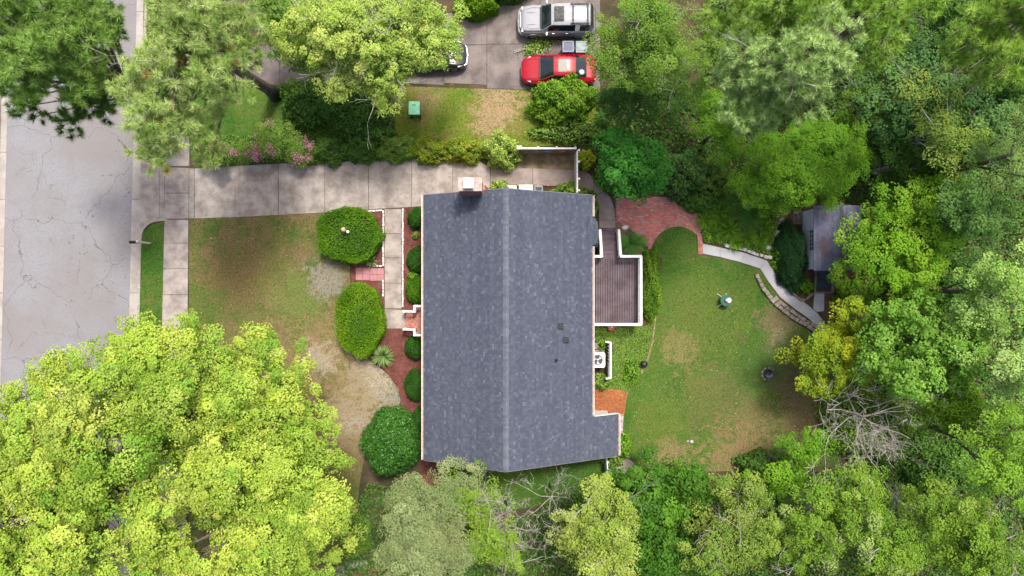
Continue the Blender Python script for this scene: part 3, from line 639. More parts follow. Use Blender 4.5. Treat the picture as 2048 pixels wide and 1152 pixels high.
MB().box(4.5,5.5,-3.68,-3.3,0,.22).build('step', CONC_D, tag(thing('wall_step','tan concrete step above the air conditioner','step',(5,-3.5,0)),None))
# white picket screen by AC
sc = thing('picket_screen','low white picket screen beside the air conditioner','fence',(5.86,-4.3,0))
xa = 5.84; ya, yb = -5.32, -3.24
MB().box(xa-.055,xa+.055,ya,yb,.98,1.04).build('top_rail', WHITE, sc); MB().box(xa-.02,xa+.02,ya,yb,.3,.36).build('bottom_rail', WHITE, sc)
y = ya+.05
k = 0
while y < yb-.03:
    MB().box(xa+.056,xa+.075,y,y+.075,.08,1.0).build('picket', WHITE, sc)
    if k % 2 == 0 or y < -4.4: MB().box(xa-.11,xa-.09,y,y+.06,.3,.9).build('picket', WHITE_W, sc)
    y += .098; k += 1
for yy, d in ((ya,-.28),(yb,-.3)):
    MB().box(xa-.045,xa+.045,yy-.045,yy+.045,0,1.1).build('post', WHITE, sc); MB().bar((xa,yy,1.02),(xa+d,yy-.06*(1 if yy<-4.5 else -1),.98),.1,.05).build('return_rail', WHITE, sc)
# fences by the side walk
f1 = thing('board_fence','weathered board fence with white top rail and metal geckos','fence',(*P(1095,306)[:2],0))
xa, xb, yf, fh = P(1038,308)[0], P(1146,308)[0], P(1095,308)[1], 1.66
x = xa
while x < xb-.05:
    h = fh-.06-random.uniform(0,.03); MB().box(x,x+.132,yf,yf+.022,.02,h).build('board', WOOD, f1); x += .14
MB().box(xa-.04,xb+.06,yf-.035,yf+.06,fh-.05,fh).build('top_rail', WHITE, f1)
for xx in np.linspace(xa,xb,4): MB().box(xx-.05,xx+.05,yf+.023,yf+.12,0,fh+.02).build('post', WHITE_W, f1)
MB().box(xa-.14,xa+.14,yf-.05,yf+.15,fh-.04,fh+.07).build('post_cap', WHITE, f1)
def gecko(px, mat, lab, s=1.):
    c = P(px,301,.95); y0 = yf-.02; g = MB(); x, z = c[0], 1.0
    g.tube([(x-.2*s,y0,z-.05),(x-.08*s,y0-.01,z+.02),(x+.06*s,y0-.02,z),(x+.15*s,y0-.02,z+.03),(x+.19*s,y0-.02,z+.03)],[.01,.035,.045,.04,.02],6)
    for dx, dz in ((-.05,.12),(-.07,-.12),(.07,.12),(.08,-.1)): g.tube([(x+dx*.4*s,y0-.01,z),(x+dx*1.2*s,y0-.03,z+dz*s),(x+dx*2*s,y0-.02,z+dz*1.1*s)],[.02,.016,.02],5)
    one('gecko_ornament', mat, lab, 'ornament', g, smooth=True)
gecko(1093,BLUEORN,'bright blue metal gecko hung on the board fence',1.2); gecko(1124,ORANORN,'orange metal gecko hung on the board fence')
f2 = thing('gate_fence','thin white fence and gate closing the side walk','fence',(*P(1150,345)[:2],0))
xg = P(1148.5,345)[0]; ya, yb = P(1150,392)[1]-.0, P(1150,311)[1]
y = ya; 
while y < yb-.05:
    MB().box(xg-.012,xg+.012,y,y+.125,.03,1.56+.05*abs(math.sin((y-ya)*2.2))).build('board', WHITE_W, f2); y += .134
MB().box(xg+.0125,xg+.075,ya,yb,1.5,1.58).build('top_rail', WHITE, f2); MB().box(xg+.0125,xg+.05,ya,yb,.3,.38).build('bottom_rail', WHITE, f2)
for py in (311,333,366,388): q = P(1150,py); MB().box(xg+.08,xg+.18,q[1]-.05,q[1]+.05,0,1.7).build('post', WHITE, f2)
f3 = thing('low_fence','short white fence below the rear house corner','fence',(*P(1213,934)[:2],0))
p0, p1 = Vector(P(1208,912)), Vector(P(1211,950))
for i in range(10):
    c = p0.lerp(p1,i/9); MB().box(c.x-.012,c.x+.012,c.y-.055,c.y+.055,.05,1.15).build('board', WHITE_W, f3)
MB().bar(p0+Vector((.02,0,1.18)),p1+Vector((.02,0,1.18)),.07,.06).build('top_rail', WHITE, f3)
for t in (.05,.5,1): c = p0.lerp(p1,t); MB().box(c.x+.02,c.x+.1,c.y-.04,c.y+.04,0,1.25).build('post', WHITE, f3)

# shed
shed = thing('garden_shed','small white garden shed with grey shingle roof','shed',(18.8,2.9,0))
sx0, sx1, sc_, sy0, sy1 = 17.41, 20.12, 18.76, 1.0, 4.74
zs = lambda x: 2.62-.38*abs(x-sc_)
w_ = MB(); a, b = sx0+.2, sx1-.2; c, d = sy0+.12, sy1-.12
w_.add([(a,c,0),(b,c,0),(b,d,0),(a,d,0),(a,c,zs(a)-.06),(b,c,zs(b)-.06),(b,d,zs(b)-.06),(a,d,zs(a)-.06),(sc_,c,2.56),(sc_,d,2.56)],[(0,1,5,8,4),(2,3,7,9,6),(1,2,6,5),(3,0,4,7)])
swall = w_.build('wall', SHEDW, shed)
for k in range(22): 
    y = c+.02+k*.158
    MB().box(a-.012,a,y,y+.15,.04,zs(a)-.08).build('siding_board', SHEDW, swall)
sr = MB()
for p_, q_ in ((sx0,sc_),(sc_,sx1)):
    sr.add([(p_,sy0,zs(p_)-.06),(q_,sy0,zs(q_)-.06),(q_,sy1,zs(q_)-.06),(p_,sy1,zs(p_)-.06),(p_,sy0,zs(p_)),(q_,sy0,zs(q_)),(q_,sy1,zs(q_)),(p_,sy1,zs(p_))],[(3,2,1,0),(4,5,6,7),(0,1,5,4),(1,2,6,5),(2,3,7,6),(3,0,4,7)])
sroof = sr.build('roof', mk('shed_roof_deck',(.1,.1,.115),.9,.2,2,40,.3,.004), shed)
_SL = SL; SL = .38
SC2 = [(.15,.155,.225),(.135,.14,.205),(.17,.17,.24),(.19,.18,.225)]
tag(shingles(sx0-.01,sc_,sy0-.01,sy1+.01,zs,-1,SC2,.14).build('shingles',SHING,sroof),None,kind='stuff')
tag(shingles(sx1+.01,sc_,sy0-.01,sy1+.01,zs,1,SC2,.14).build('shingles',SHING,sroof),None,kind='stuff'); SL = _SL
y = sy0
while y < sy1-.1:
    m = MB(); q=.14; z0=2.62; m.add([(sc_-q,y,z0-q*.38+.025),(sc_,y,z0+.03),(sc_+q,y,z0-q*.38+.025),(sc_-q,y+.2,z0-q*.38+.015),(sc_,y+.2,z0+.02),(sc_+q,y+.2,z0-q*.38+.015)],[(0,1,4,3),(1,2,5,4)]); m.build('ridge_cap',RCAP,sroof); y += .18
win = MB().box(a-.03,a-.013,2.2,3.42,1.12,1.88).build('window', mk('window_glass',(.03,.035,.045),.1,.2,3,40,0,0,spec=.8), shed)
for i in range(6): y=2.2+i*1.22/5; MB().box(a-.05,a-.031,y-.018,y+.018,1.1,1.9).build('mullion', WHITE, win)
for i in range(4): z=1.12+i*.76/3; MB().box(a-.046,a-.0315,2.18,3.44,z-.016,z+.016).build('glazing_bar', WHITE, win)
ramp_ = thing('shed_ramp','dark rubber mat ramp with timber sides below the shed','ramp',(*P(1645,562)[:2],0))
x0_, x1_ = P(1631,560)[0], P(1659,560)[0]; yt_, yb_ = 1.1, P(1645,580)[1]
for i in range(2):
    ya_ = yt_ + (yb_-yt_)*i/2; yb2 = yt_+(yb_-yt_)*(i+1)/2+.02
    MB().bar(((x0_+x1_)/2,ya_,.2-.07*i),((x0_+x1_)/2,yb2,.13-.07*i),x1_-x0_,.05).build('mat_panel', MAT_D, ramp_)
for xx in (x0_-.08,x1_+.13): MB().bar((xx,yt_,.2),(xx,yb_-.08,.08),.16 if xx>x1_ else .1,.14).build('side_timber', WOOD, ramp_)
MB().box(x0_-.12,x1_+.2,yb_-.2,yb_-.09,0,.1).build('end_timber', WOOD, ramp_)
pal = thing('pallet','weathered slatted wooden pallet at the tree edge','pallet',(*P(1718,582)[:2],0))
q = P(1718,582)
for i in range(5): MB().box(q[0]-.45,q[0]+.45,q[1]-.4+i*.19,q[1]-.29+i*.19,.1,.13).build('slat', WOOD, pal)
for dx in (-.4,0,.4): MB().box(q[0]+dx-.04,q[0]+dx+.04,q[1]-.42,q[1]+.5,0,.099).build('bearer', WOOD, pal)
stepw = thing('timber_steps','brown timber steps beside the upper shed corner','steps',(*P(1595,432)[:2],0))
q = P(1598,432)
for i in range(4): MB().box(q[0]-.38+i*.2,q[0]-.2+i*.2,q[1]-.5,q[1]+.3,0,.06+.05*i).build('timber', WOOD, stepw)

# ------------------------------------------------------------------ bins, mailbox, lawn things
def bin_(lab, px, py, mats, w_=.6, d=.65, h=1.05, rz_=0, style='cart', group='wheeled bins'):
    x, y, _ = P(px,py,h*.9); t = thing('wheeled_bin', lab, 'bin', (x,y,0), group, rz_)
    c = MB(); c.obox((0,0,h*.46),(w_*.94,d*.92,h*.88),taper=.78); c.build('body', mats[0], t, local=True, bevel=.03)
    MB().obox((0,0,h*.9),(w_,d,.06)).build('rim', mats[1], t, local=True, bevel=.02)
    lid = MB().obox((0,-.01,h*.955),(w_*.98,d*1.0,.05)).build('lid', mats[1], t, local=True, bevel=.022)
    if style == 'cart':
        MB().obox((0,-.0,h*.985),(w_*.72,d*.7,.02)).build('lid_panel', mats[1], lid, local=True, bevel=.008)
        MB().obox((0,d*.2,h*.99),(w_*.35,.05,.012)).build('lid_mark', BINDARKGREEN, lid, local=True)
    else:
        for dx, dy, sx_, sy_ in ((-w_*.4,0,.07,d*.9),(w_*.4,0,.07,d*.9),(0,-d*.42,w_*.75,.07),(0,d*.42,w_*.75,.07)):
            MB().obox((dx,dy,h*.99),(sx_,sy_,.035)).build('lid_frame', mats[2], lid, local=True, bevel=.01)
    MB().tube([(-w_*.4,-d*.52,h*.93),(w_*.4,-d*.52,h*.93)],.018,6).build('handle', mats[0], t, local=True)
    for s in (-1,1): MB().tube([(s*w_*.36,-d*.44,.11),(s*w_*.44,-d*.44,.11)],.11,12).build('wheel', RUBBER, t, local=True)
    return t
bin_('bright green wheeled bin alone on the neighbouring lawn',828.5,216,(BINDARKGREEN,BINGREEN),.66,.78)
bin_('blue wheeled bin with grey framed lid behind red car',1136,94,(BINBLUE,BINBLUE,BINGREY),.74,.7,1.05,0,'frame')
bin_('grey green wheeled bin with pale lid behind red car',1163,94,(BINTEAL,BINGREY,BINTEAL),.7,.7,1.05,0,'cart')
bin_('pale green wheeled bin under the upper gable eave',1052,381,(BINGREEN2,BINGREEN2),.84,.7)
bin_('black wheeled bin with grey rim under the upper gable eave',1077,382,(BLACKP,BLACKP,BINGREY),.56,.62,.95,0,'frame')
bin_('off white wheeled bin nearest the ridge under the gable',1024,381,(WHITE_W,WHITE_W),.55,.6)
mbx = thing('mailbox','black mailbox on white post at the kerb','mailbox',P(302,486.5))
b0 = Vector(P(301,486.5))
MB().box(b0.x-.05,b0.x+.05,b0.y-.05,b0.y+.05,-.02,1.5).build('post', WHITE, mbx)
MB().add([(b0.x-.07,b0.y-.07,1.5),(b0.x+.07,b0.y-.07,1.5),(b0.x+.07,b0.y+.07,1.5),(b0.x-.07,b0.y+.07,1.5),(b0.x,b0.y,1.62)],[(3,2,1,0),(0,1,4),(1,2,4),(2,3,4),(3,0,4)]).build('post_cap', WHITE, mbx)
MB().box(b0.x-.6,b0.x-.06,b0.y-.03,b0.y+.03,.88,.94).build('arm', WHITE, mbx)
c = MB(); prof = [(.085*math.cos(R(a)),.085*math.sin(R(a))) for a in range(0,181,20)]; vs=[]
for xx in (b0.x-.68,b0.x-.12): vs += [(xx,b0.y+.085,.95),*[(xx,b0.y+u,1.06+v) for u,v in prof],(xx,b0.y-.085,.95)]
k = len(prof)+2; c.add(vs,[tuple(range(k)),tuple(range(2*k-1,k-1,-1))]+[(i,k+i,k+(i+1)%k,(i+1)%k) for i in range(k)]); c.build('box', BLACKP, mbx)
MB().box(b0.x-.4,b0.x-.37,b0.y-.1,b0.y-.09,1.02,1.2).build('flag', RED, mbx)
# lamp / ornament in round hedge
lp = thing('garden_lamp','small tan and white ornament poking out of the round hedge','ornament',P(705,466)); q = P(703,465)
MB().tube([(q[0],q[1],0),(q[0],q[1],1.9)],.04,8).build('post', WHITE, lp)
MB().lathe([(.02,0),(.12,.02),(.15,.14),(.12,.24),(.05,.3),(.01,.31)],12,(q[0],q[1],1.9)).build('head', TANP, lp, smooth=True)
MB().lathe([(.01,0),(.09,.01),(.09,.08),(.01,.1)],10,(q[0]+.2,q[1]-.1,1.75)).build('side_cup', WHITE, lp, smooth=True)
tb = thing('garden_table','round green garden table with pale splayed legs on back lawn','table',P(1450,601)); q = P(1453,601,.5)
MB().lathe([(.01,.46),(.34,.46),(.37,.49),(.37,.52),(.34,.53),(.01,.53)],24,(q[0],q[1],0)).build('top', GREENM, tb)
for a in (125,235,355,60): MB().tube([(q[0]+.1*math.cos(R(a)),q[1]+.1*math.sin(R(a)),.47),(q[0]-.12+.5*math.cos(R(a)),q[1]+.48*math.sin(R(a)),.0)],.025,6).build('leg', WHITE_W, tb)
c = MB(); c.lathe([(.01,0),(.16,.01),(.17,.06),(.08,.09),(.01,.08)],14,(q[0]+.12,q[1],.535)); c.lathe([(.01,0),(.09,.0),(.1,.1),(.05,.2),(.01,.24)],10,(q[0]-.03,q[1],.535)); one('white_urn', WHITE_W, 'white urn and dish standing on the green garden table','urn', c, smooth=True)
kt = thing('kettle_pot','round black lidded pot at the lawn edge near the picket screen','pot',P(1288,728)); q = P(1288,728,.2)
MB().lathe([(.08,0),(.18,.05),(.21,.2),(.2,.28)],18,(q[0],q[1],0)).build('pot', BLACKP, kt, smooth=True)
MB().lathe([(.205,.27),(.21,.3),(.16,.36),(.05,.4),(.01,.405)],18,(q[0],q[1],0)).build('lid', BLACKP, kt, smooth=True)
MB().tube([(q[0]-.05,q[1],.41),(q[0]-.03,q[1],.45),(q[0]+.03,q[1],.45),(q[0]+.05,q[1],.41)],.012,6).build('handle', METAL, kt)
fb = thing('fire_bowl','round dark metal bowl in stone ring on back lawn','bowl',P(1538,748)); q = P(1538,748,.1)
MB().lathe([(.01,.05),(.16,.06),(.25,.13),(.29,.21),(.31,.2),(.28,.05),(.2,.0)],22,(q[0],q[1],0)).build('bowl', DMETAL, fb, smooth=True)
MB().lathe([(.01,.12),(.24,.125),(.01,.13)],20,(q[0],q[1],0)).build('water', glossy('still_water',(.02,.03,.035),.05,0,0,1.), fb)
for k in range(9): a=k*.7; MB().obox((q[0]-.04+.36*math.cos(a),q[1]+.36*math.sin(a),.03),(.18,.1,.09),a+1.57).build('ring_stone', STONE, fb, bevel=.02)
rp = thing('red_planter','red round planter half hidden under the lower deck rail','planter',P(1222,655)); q = P(1222,654,.2)
MB().lathe([(.01,0),(.14,0),(.2,.25),(.22,.3),(.18,.3),(.16,.22),(.01,.22)],16,(q[0],q[1],0)).build('pot', mk('red_glaze',(.4,.1,.1),.4,.3,8,30,.1,.003), rp, smooth=True)
MB().lathe([(.01,0),(.07,.01),(.05,.08),(.01,.1)],10,(q[0]+.03,q[1],.22)).build('ball', WHITE, rp, smooth=True)
hp = MB(); q = P(1115,79)
hp.tube([(q[0]+.16*math.cos(a*.35),q[1]+.17*math.sin(a*.35),.04+.002*a) for a in range(40)]+[(q[0]-.5,q[1]+.5,.04),(q[0]-.9,q[1]+.25,.04),(q[0]-1.4,q[1]+.45,.04)],.015,5)
one('garden_hose', RUBBER, 'dark coiled hose lying on the pad beside the silver vehicle','hose', hp)
stp = thing('utility_box','pale meter box on the rear wall below the deck','box',(4.6,-2.4,0))
MB().box(4.2,4.62,-2.55,-2.3,.0,.5).build('box', WHITE_W, stp)

# ------------------------------------------------------------------ cars
def car(label, loc, rz_, stations, paint, zones, lower=None, wheels=(.75,3.35), wr=.31, halfw=.8, extras=None, gname=None):
    t = thing('parked_car', label, 'car', loc, gname, rz_)
    L = stations[-1][0]; xs0 = np.array([s[0] for s in stations]); cols = np.array([s[1:] for s in stations])
    xs = sorted(set(list(xs0) + [a+(b-a)*k/3 for a,b in zip(xs0,xs0[1:]) for k in (1,2)]))
    # smooth interpolation (Catmull-Rom on the station values)
    def val(x):
        i = int(np.clip(np.searchsorted(xs0,x,side='right')-1,0,len(xs0)-2)); u=(x-xs0[i])/(xs0[i+1]-xs0[i])
        p0,p1,p2,p3 = cols[max(i-1,0)],cols[i],cols[i+1],cols[min(i+2,len(xs0)-1)]
        x0_,x1_,x2_,x3_ = xs0[max(i-1,0)],xs0[i],xs0[i+1],xs0[min(i+2,len(xs0)-1)]; d=x2_-x1_
        m1,m2 = (p2-p0)/(x2_-x0_)*d,(p3-p1)/(x3_-x1_)*d; lim = 1.5*np.abs(p2-p1); m1 = np.clip(m1,-lim,lim); m2 = np.clip(m2,-lim,lim)
        return (2*u**3-3*u*u+1)*p1+(u**3-2*u*u+u)*m1+(-2*u**3+3*u*u)*p2+(u**3-u*u)*m2
    grid = []
    for x in xs:
        w, belt, wt, zt = val(x); zt = max(zt, belt+.012)
        half = [(w*.9,.2),(w*.985,.3),(w,.45),(w*.995,belt-.12),(w*.965,belt-.03),(w*.9 if zt-belt>.15 else max(wt,w*.86),belt+.01),(wt,zt-.05*(zt-belt>.15)),(wt*.86,zt+.0),(wt*.45,zt+.018),(0,zt+.022)]
        half = [(a, min(b, max(zt,.2)) if i>4 else min(b,belt)) for i,(a,b) in enumerate(half)]
        row = [(x-L/2, a, b) for a,b in half] + [(x-L/2, -a, b) for a,b in half[-2::-1]]
        grid.append(row)
    nP = len(grid[0]); verts = [v for r in grid for v in r]
    parts = {}
    for i in range(len(xs)-1):
        xm = (xs[i]+xs[i+1])/2
        for j in range(nP-1):
            jj = min(j, nP-2-j); nm = 'body'
            for z in zones:
                if z[1] <= xm < z[2] and jj in z[3] and (z[4] is None or (j < nP/2) == z[4]): nm = z[0]; break
            else:
                if lower and jj <= 2: nm = 'lower_cladding'
            parts.setdefault(nm,[]).append((i*nP+j, (i+1)*nP+j, (i+1)*nP+j+1, i*nP+j+1))
    parts['body'] += [tuple(range(nP))[::-1], tuple((len(xs)-1)*nP+k for k in range(nP))]
    for nm, fs in parts.items():
        base = nm.split('#')[0]
        mat = {'body':paint,'lower_cladding':lower}.get(base, GLASS if 'window' in base or 'windshield' in base or 'sunroof' in base else paint)
        used = sorted({i for f in fs for i in f}); mp = {u:k for k,u in enumerate(used)}
        me = bpy.data.meshes.new(base); me.from_pydata([verts[u] for u in used],[],[tuple(mp[i] for i in f)[::-1] for f in fs])
        me.polygons.foreach_set('use_smooth',[len(f)<5 for f in fs]); link(base, me, mat, t)
    for xw in wheels:
        for s in (-1,1):
            wh = MB(); wh.tube([(xw-L/2,s*(halfw-.19),wr),(xw-L/2,s*halfw,wr)],wr,20).tube([(xw-L/2,s*halfw,wr),(xw-L/2,s*(halfw+.015),wr)],[wr*.97,wr*.85],20)
            o = wh.build('wheel', RUBBER, t, local=True)
            MB().tube([(xw-L/2,s*(halfw+.005),wr),(xw-L/2,s*(halfw+.03),wr)],[wr*.66,wr*.6],14).build('rim', METAL, o, local=True)
            # dark wheel arch
            ar = MB(); pts = [(xw-L/2+(wr+.07)*math.cos(R(a)),s*(halfw+.03),max(.2,wr+(wr+.07)*math.sin(R(a)))) for a in range(0,181,18)]
            ar.tube(pts,.03,5); ar.build('wheel_arch', RUBBER if not lower else lower, t, local=True)
    wz = [z for z in zones if z[0]=='windshield'][0]; cw = val(wz[1])
    MB().obox((wz[1]-L/2-.03,0,cw[3]+.03),(.1,cw[2]*1.7,.014),0,0,-.12).build('cowl', BLACKP, t, local=True)
    for s in (-1,1):
        a0,a1 = val(wz[1]+.03), val(wz[2]-.01)
        MB().tube([(wz[1]+.03-L/2,s*(a0[2]+.03),a0[3]+.01),(wz[2]-.01-L/2,s*(a1[2]+.01),a1[3]-.02)],.022,5).build('pillar', paint, t, local=True)
        MB().tube([(wz[1]-.06-L/2,s*cw[2]*.8,cw[3]+.022),(wz[1]-L/2-.55,s*cw[2]*.86,val(wz[1]-.55)[3]+.012),(.3-L/2,s*val(.3)[2]*.75,val(.3)[3]+.016)],.006,4).build('hood_gap', RUBBER, t, local=True)
        MB().tube([(wz[1]+.2-L/2,s*.25,val(wz[1]+.2)[3]+.03),(wz[1]+.02-L/2,s*.55,cw[3]+.04)],.008,4).build('wiper', BLACKP, t, local=True)
    if extras: extras(t, L)
    return t
def mirror_parts(t, L, x, y, z, mat):
    for s in (-1,1):
        m = MB(); m.obox((x-L/2,s*(y+.1),z),(.11,.2,.13),s*.25); m.build('wing_mirror', mat, t, local=True, bevel=.03)
sed = [(0,.4,.5,.36,.53),(.07,.58,.58,.5,.62),(.25,.75,.65,.62,.71),(.6,.85,.72,.7,.8),(1.0,.87,.79,.7,.88),(1.18,.87,.83,.68,.93),(1.9,.87,.87,.56,1.36),(2.3,.87,.89,.58,1.41),(2.8,.87,.9,.57,1.41),(3.2,.87,.91,.55,1.34),(3.86,.86,.92,.62,1.03),(4.15,.82,.9,.62,.98),(4.38,.72,.84,.54,.9),(4.46,.58,.74,.46,.78)]
def sed_zones(c, r0, r1, b): return [('windshield',c,r0,(6,7,8),None),('rear_window',r1,b,(6,7,8),None),('side_window#1',r0-.25,(r0+r1)/2-.05,(5,),True),('side_window#2',(r0+r1)/2+.05,r1+.2,(5,),True),('side_window#3',r0-.25,(r0+r1)/2-.05,(5,),False),('side_window#4',(r0+r1)/2+.05,r1+.2,(5,),False)]
def red_ex(t, L):
    mirror_parts(t, L, 1.45, .86, .95, BLACKP)
    MB().obox((2.4-L/2,0,1.436),(.46,.74,.012)).build('sunroof', GLASS, t, local=True, bevel=.005)
    for s in (-1,1):
        h = MB(); h.add([(.14-L/2,s*.56,.655),(.26-L/2,s*.42,.70),(.62-L/2,s*.66,.80),(.55-L/2,s*.78,.74),(.14-L/2,s*.56,.62),(.26-L/2,s*.42,.66),(.62-L/2,s*.66,.76),(.55-L/2,s*.78,.70)],
              [(0,1,2,3),(3,2,1,0),(0,3,7,4),(1,0,4,5),(2,1,5,6),(3,2,6,7)]); h.build('headlight', LAMP, t, local=True)
        MB().obox((4.36-L/2,s*.56,.8),(.16,.28,.12),-s*.5).build('tail_light', mk('tail_lens%d'%s,(.3,.01,.012),.3,.2,5,40,0,0), t, local=True, bevel=.03)
    c = MB(); c.obox((1.62-L/2,.0,1.08),(.14,1.1,.02),0,0,-.5); c.build('dashboard', mk('dash_grey',(.2,.2,.17),.8,.2,5,30,0,0), t, local=True)
    MB().lathe([(.01,0),(.14,.0),(.17,.08),(.08,.14),(.01,.15)],10,(3.55-L/2,-.35,1.19)).build('parcel_cloth', mk('cloth_blue',(.5,.75,.8),.8,.2,8,30,0,0), t, local=True, smooth=True)
red = P(1117,139,.7)
car('shiny red sedan with sunroof facing left beside bins',(red[0],red[1],.02),0,sed,RED,sed_zones(1.14,1.9,3.2,3.84),extras=red_ex,halfw=.82,wheels=(.8,3.45))
blk = [(0,.45,.52,.4,.55),(.08,.62,.6,.54,.64),(.28,.77,.67,.66,.74),(.6,.83,.75,.72,.84),(.95,.85,.8,.7,.9),(1.1,.85,.84,.68,.94),(1.8,.85,.88,.56,1.4),(2.3,.85,.9,.58,1.45),(2.9,.85,.91,.57,1.43),(3.3,.85,.92,.55,1.36),(3.85,.83,.93,.62,1.05),(4.05,.78,.9,.6,.99),(4.2,.62,.78,.5,.82)]
def blk_ex(t, L):
    mirror_parts(t, L, 1.35, .84, .96, BLACKC)
    for s in (-1,1):
        h = MB(); h.add([(.12-L/2,s*.6,.66),(.24-L/2,s*.46,.715),(.55-L/2,s*.7,.82),(.5-L/2,s*.8,.76)],[(0,1,2,3),(3,2,1,0)]); h.build('headlight', LAMP, t, local=True)
    MB().tube([(.28-L/2,-.72,.6),(.02-L/2,-.5,.56),(-.06-L/2,0,.56),(.02-L/2,.5,.56),(.28-L/2,.72,.6)],.035,6).build('bumper_trim', CHROME, t, local=True)
bp = P(863,109,.7)
car('black sedan partly hidden under the lime green tree',(bp[0],bp[1],.02),math.pi,blk,BLACKC,sed_zones(1.08,1.8,3.3,3.84),extras=blk_ex,halfw=.8,wheels=(.78,3.35))
suvs = [(0,.6,.7,.56,.74),(.06,.72,.8,.64,.86),(.25,.8,.9,.7,.99),(.7,.84,.96,.74,1.05),(1.18,.85,1.0,.74,1.1),(1.28,.85,1.02,.72,1.14),(1.78,.86,1.06,.62,1.64),(2.2,.86,1.07,.64,1.71),(3.2,.86,1.08,.64,1.73),(4.0,.85,1.08,.63,1.71),(4.18,.84,1.07,.63,1.62),(4.32,.83,1.02,.66,1.12),(4.4,.74,.7,.6,.76)]
def suv_ex(t, L):
    mirror_parts(t, L, 1.55, .85, 1.1, CHROME)
    MB().obox((2.24-L/2,0,1.752),(.56,.86,.02)).build('sunroof', TINT, t, local=True, bevel=.005)
    for s in (-1,1):
        MB().bar((2.9-L/2,s*.56,1.8),(4.0-L/2,s*.56,1.8),.05,.04).build('roof_rail', TINT, t, local=True)
        for x in (3.05,3.9): MB().obox((x-L/2,s*.58,1.755),(.08,.04,.06)).build('rail_foot', BLACKP, t, local=True)
        MB().obox((.14-L/2,s*.6,.84),(.12,.3,.14),s*.35).build('headlight', LAMP, t, local=True, bevel=.02)
        MB().obox((2.2-L/2,s*.9,.42),(1.7,.14,.05)).build('side_step', BLACKP, t, local=True)
        for x in (1.95,2.75): MB().obox((x-L/2,s*.865,.93),(.14,.03,.04)).build('door_handle', CHROME, t, local=True)
        MB().tube([(2.62-L/2,s*.87,.5),(2.62-L/2,s*.862,1.04)],.006,4).build('door_gap', RUBBER, t, local=True)
        MB().obox((.75-L/2,s*.36,1.075),(.75,.018,.016)).build('hood_crease', SILVER, t, local=True)
    for x in (3.05,3.9): MB().bar((x-L/2,-.58,1.82),(x-L/2,.58,1.82),.07,.03).build('cross_bar', TINT, t, local=True)
    MB().tube([(.12-L/2,-.82,.58),(-.07-L/2,-.6,.56),(-.12-L/2,0,.56),(-.07-L/2,.6,.56),(.12-L/2,.82,.58)],.08,8).build('front_bumper', GREYCL, t, local=True)
    MB().obox((4.42-L/2,0,.55),(.14,1.6,.2)).build('rear_bumper', BLACKP, t, local=True, bevel=.03)
    MB().obox((-.01-L/2,0,.76),(.05,.9,.18)).build('grille', CHROME, t, local=True, bevel=.02)
sp = P(1115,40,.8)
car('silver sport utility vehicle with roof rack facing left',(sp[0],sp[1],.02),0,suvs,SILVER,
    [('windshield',1.22,1.78,(6,7,8),None),('rear_window',4.05,4.33,(6,7,8),None)] + [('side_window#%d'%k,a,b,(5,),s) for k,(a,b,s) in enumerate(((1.6,2.6,True),(2.66,3.28,True),(3.36,4.05,True),(1.6,2.6,False),(2.66,3.28,False),(3.36,4.05,False)))],
    lower=GREYCL,wheels=(.78,3.45),wr=.36,halfw=.84,extras=suv_ex)

# ------------------------------------------------------------------ vegetation
def unit(a): return a/np.maximum(np.linalg.norm(a,axis=-1,keepdims=True),1e-6)
def npmesh(name, V, Fa, C, mat, parent, smooth=False, kind=None, off=None):
    o = np.array(org(parent)) if parent is not None else (np.array(off) if off is not None else np.zeros(3))
    me = bpy.data.meshes.new(name); n = len(V); k = Fa.shape[1]; m = len(Fa)
    me.vertices.add(n); me.vertices.foreach_set('co', (V-o).astype(np.float32).ravel())
    me.loops.add(m*k); me.loops.foreach_set('vertex_index', Fa.astype(np.int32).ravel())
    me.polygons.add(m); me.polygons.foreach_set('loop_start', np.arange(0,m*k,k,dtype=np.int32))
    if C is not None:
        a = me.attributes.new('Col','FLOAT_COLOR','FACE'); cc = np.ones((m,4),dtype=np.float32); cc[:,:3] = C; a.data.foreach_set('color', cc.ravel())
    me.update(calc_edges=True); me.validate()
    ob = link(name, me, mat, parent, (0,0,0) if off is None else tuple(off))
    if kind: ob['kind'] = kind
    return ob
def leafq(pos_, nrm, Lh, Wd, rng, droop=None):
    n = len(pos_); t = rng.normal(size=(n,3))
    if droop is not None: t = t*.5 + droop
    t = unit(t - nrm*np.sum(t*nrm,1,keepdims=True)); b = np.cross(nrm,t)
    L_ = (Lh*rng.uniform(.7,1.25,(n,1)))*.5; W_ = (Wd*rng.uniform(.75,1.2,(n,1)))*.5; f = nrm*W_*.35
    V = np.stack([pos_-t*L_, pos_+b*W_+f-t*L_*.15, pos_+t*L_, pos_-b*W_+f-t*L_*.15],1).reshape(-1,3)
    return V, np.arange(4*n).reshape(n,4)
def palette(pal, n, rng, mix=None):
    p = np.array([c for c,_ in pal]); w_ = np.array([q for _,q in pal],float); w_/=w_.sum()
    return p[rng.choice(len(p),n,p=w_)]
SPEC = {  # leaf length, width, cluster radius, leaves per cluster, clusters per lobe, flatness
 'maple':(.112,.092,.42,120,13,.5),'oak':(.14,.08,.42,80,14,.5),'fine':(.11,.045,.38,130,20,.6),'small':(.085,.065,.38,120,15,.5),'broad':(.17,.11,.42,60,15,.5),'lush':(.16,.095,.36,62,18,.5),'droop':(.13,.075,.3,74,22,.7)}
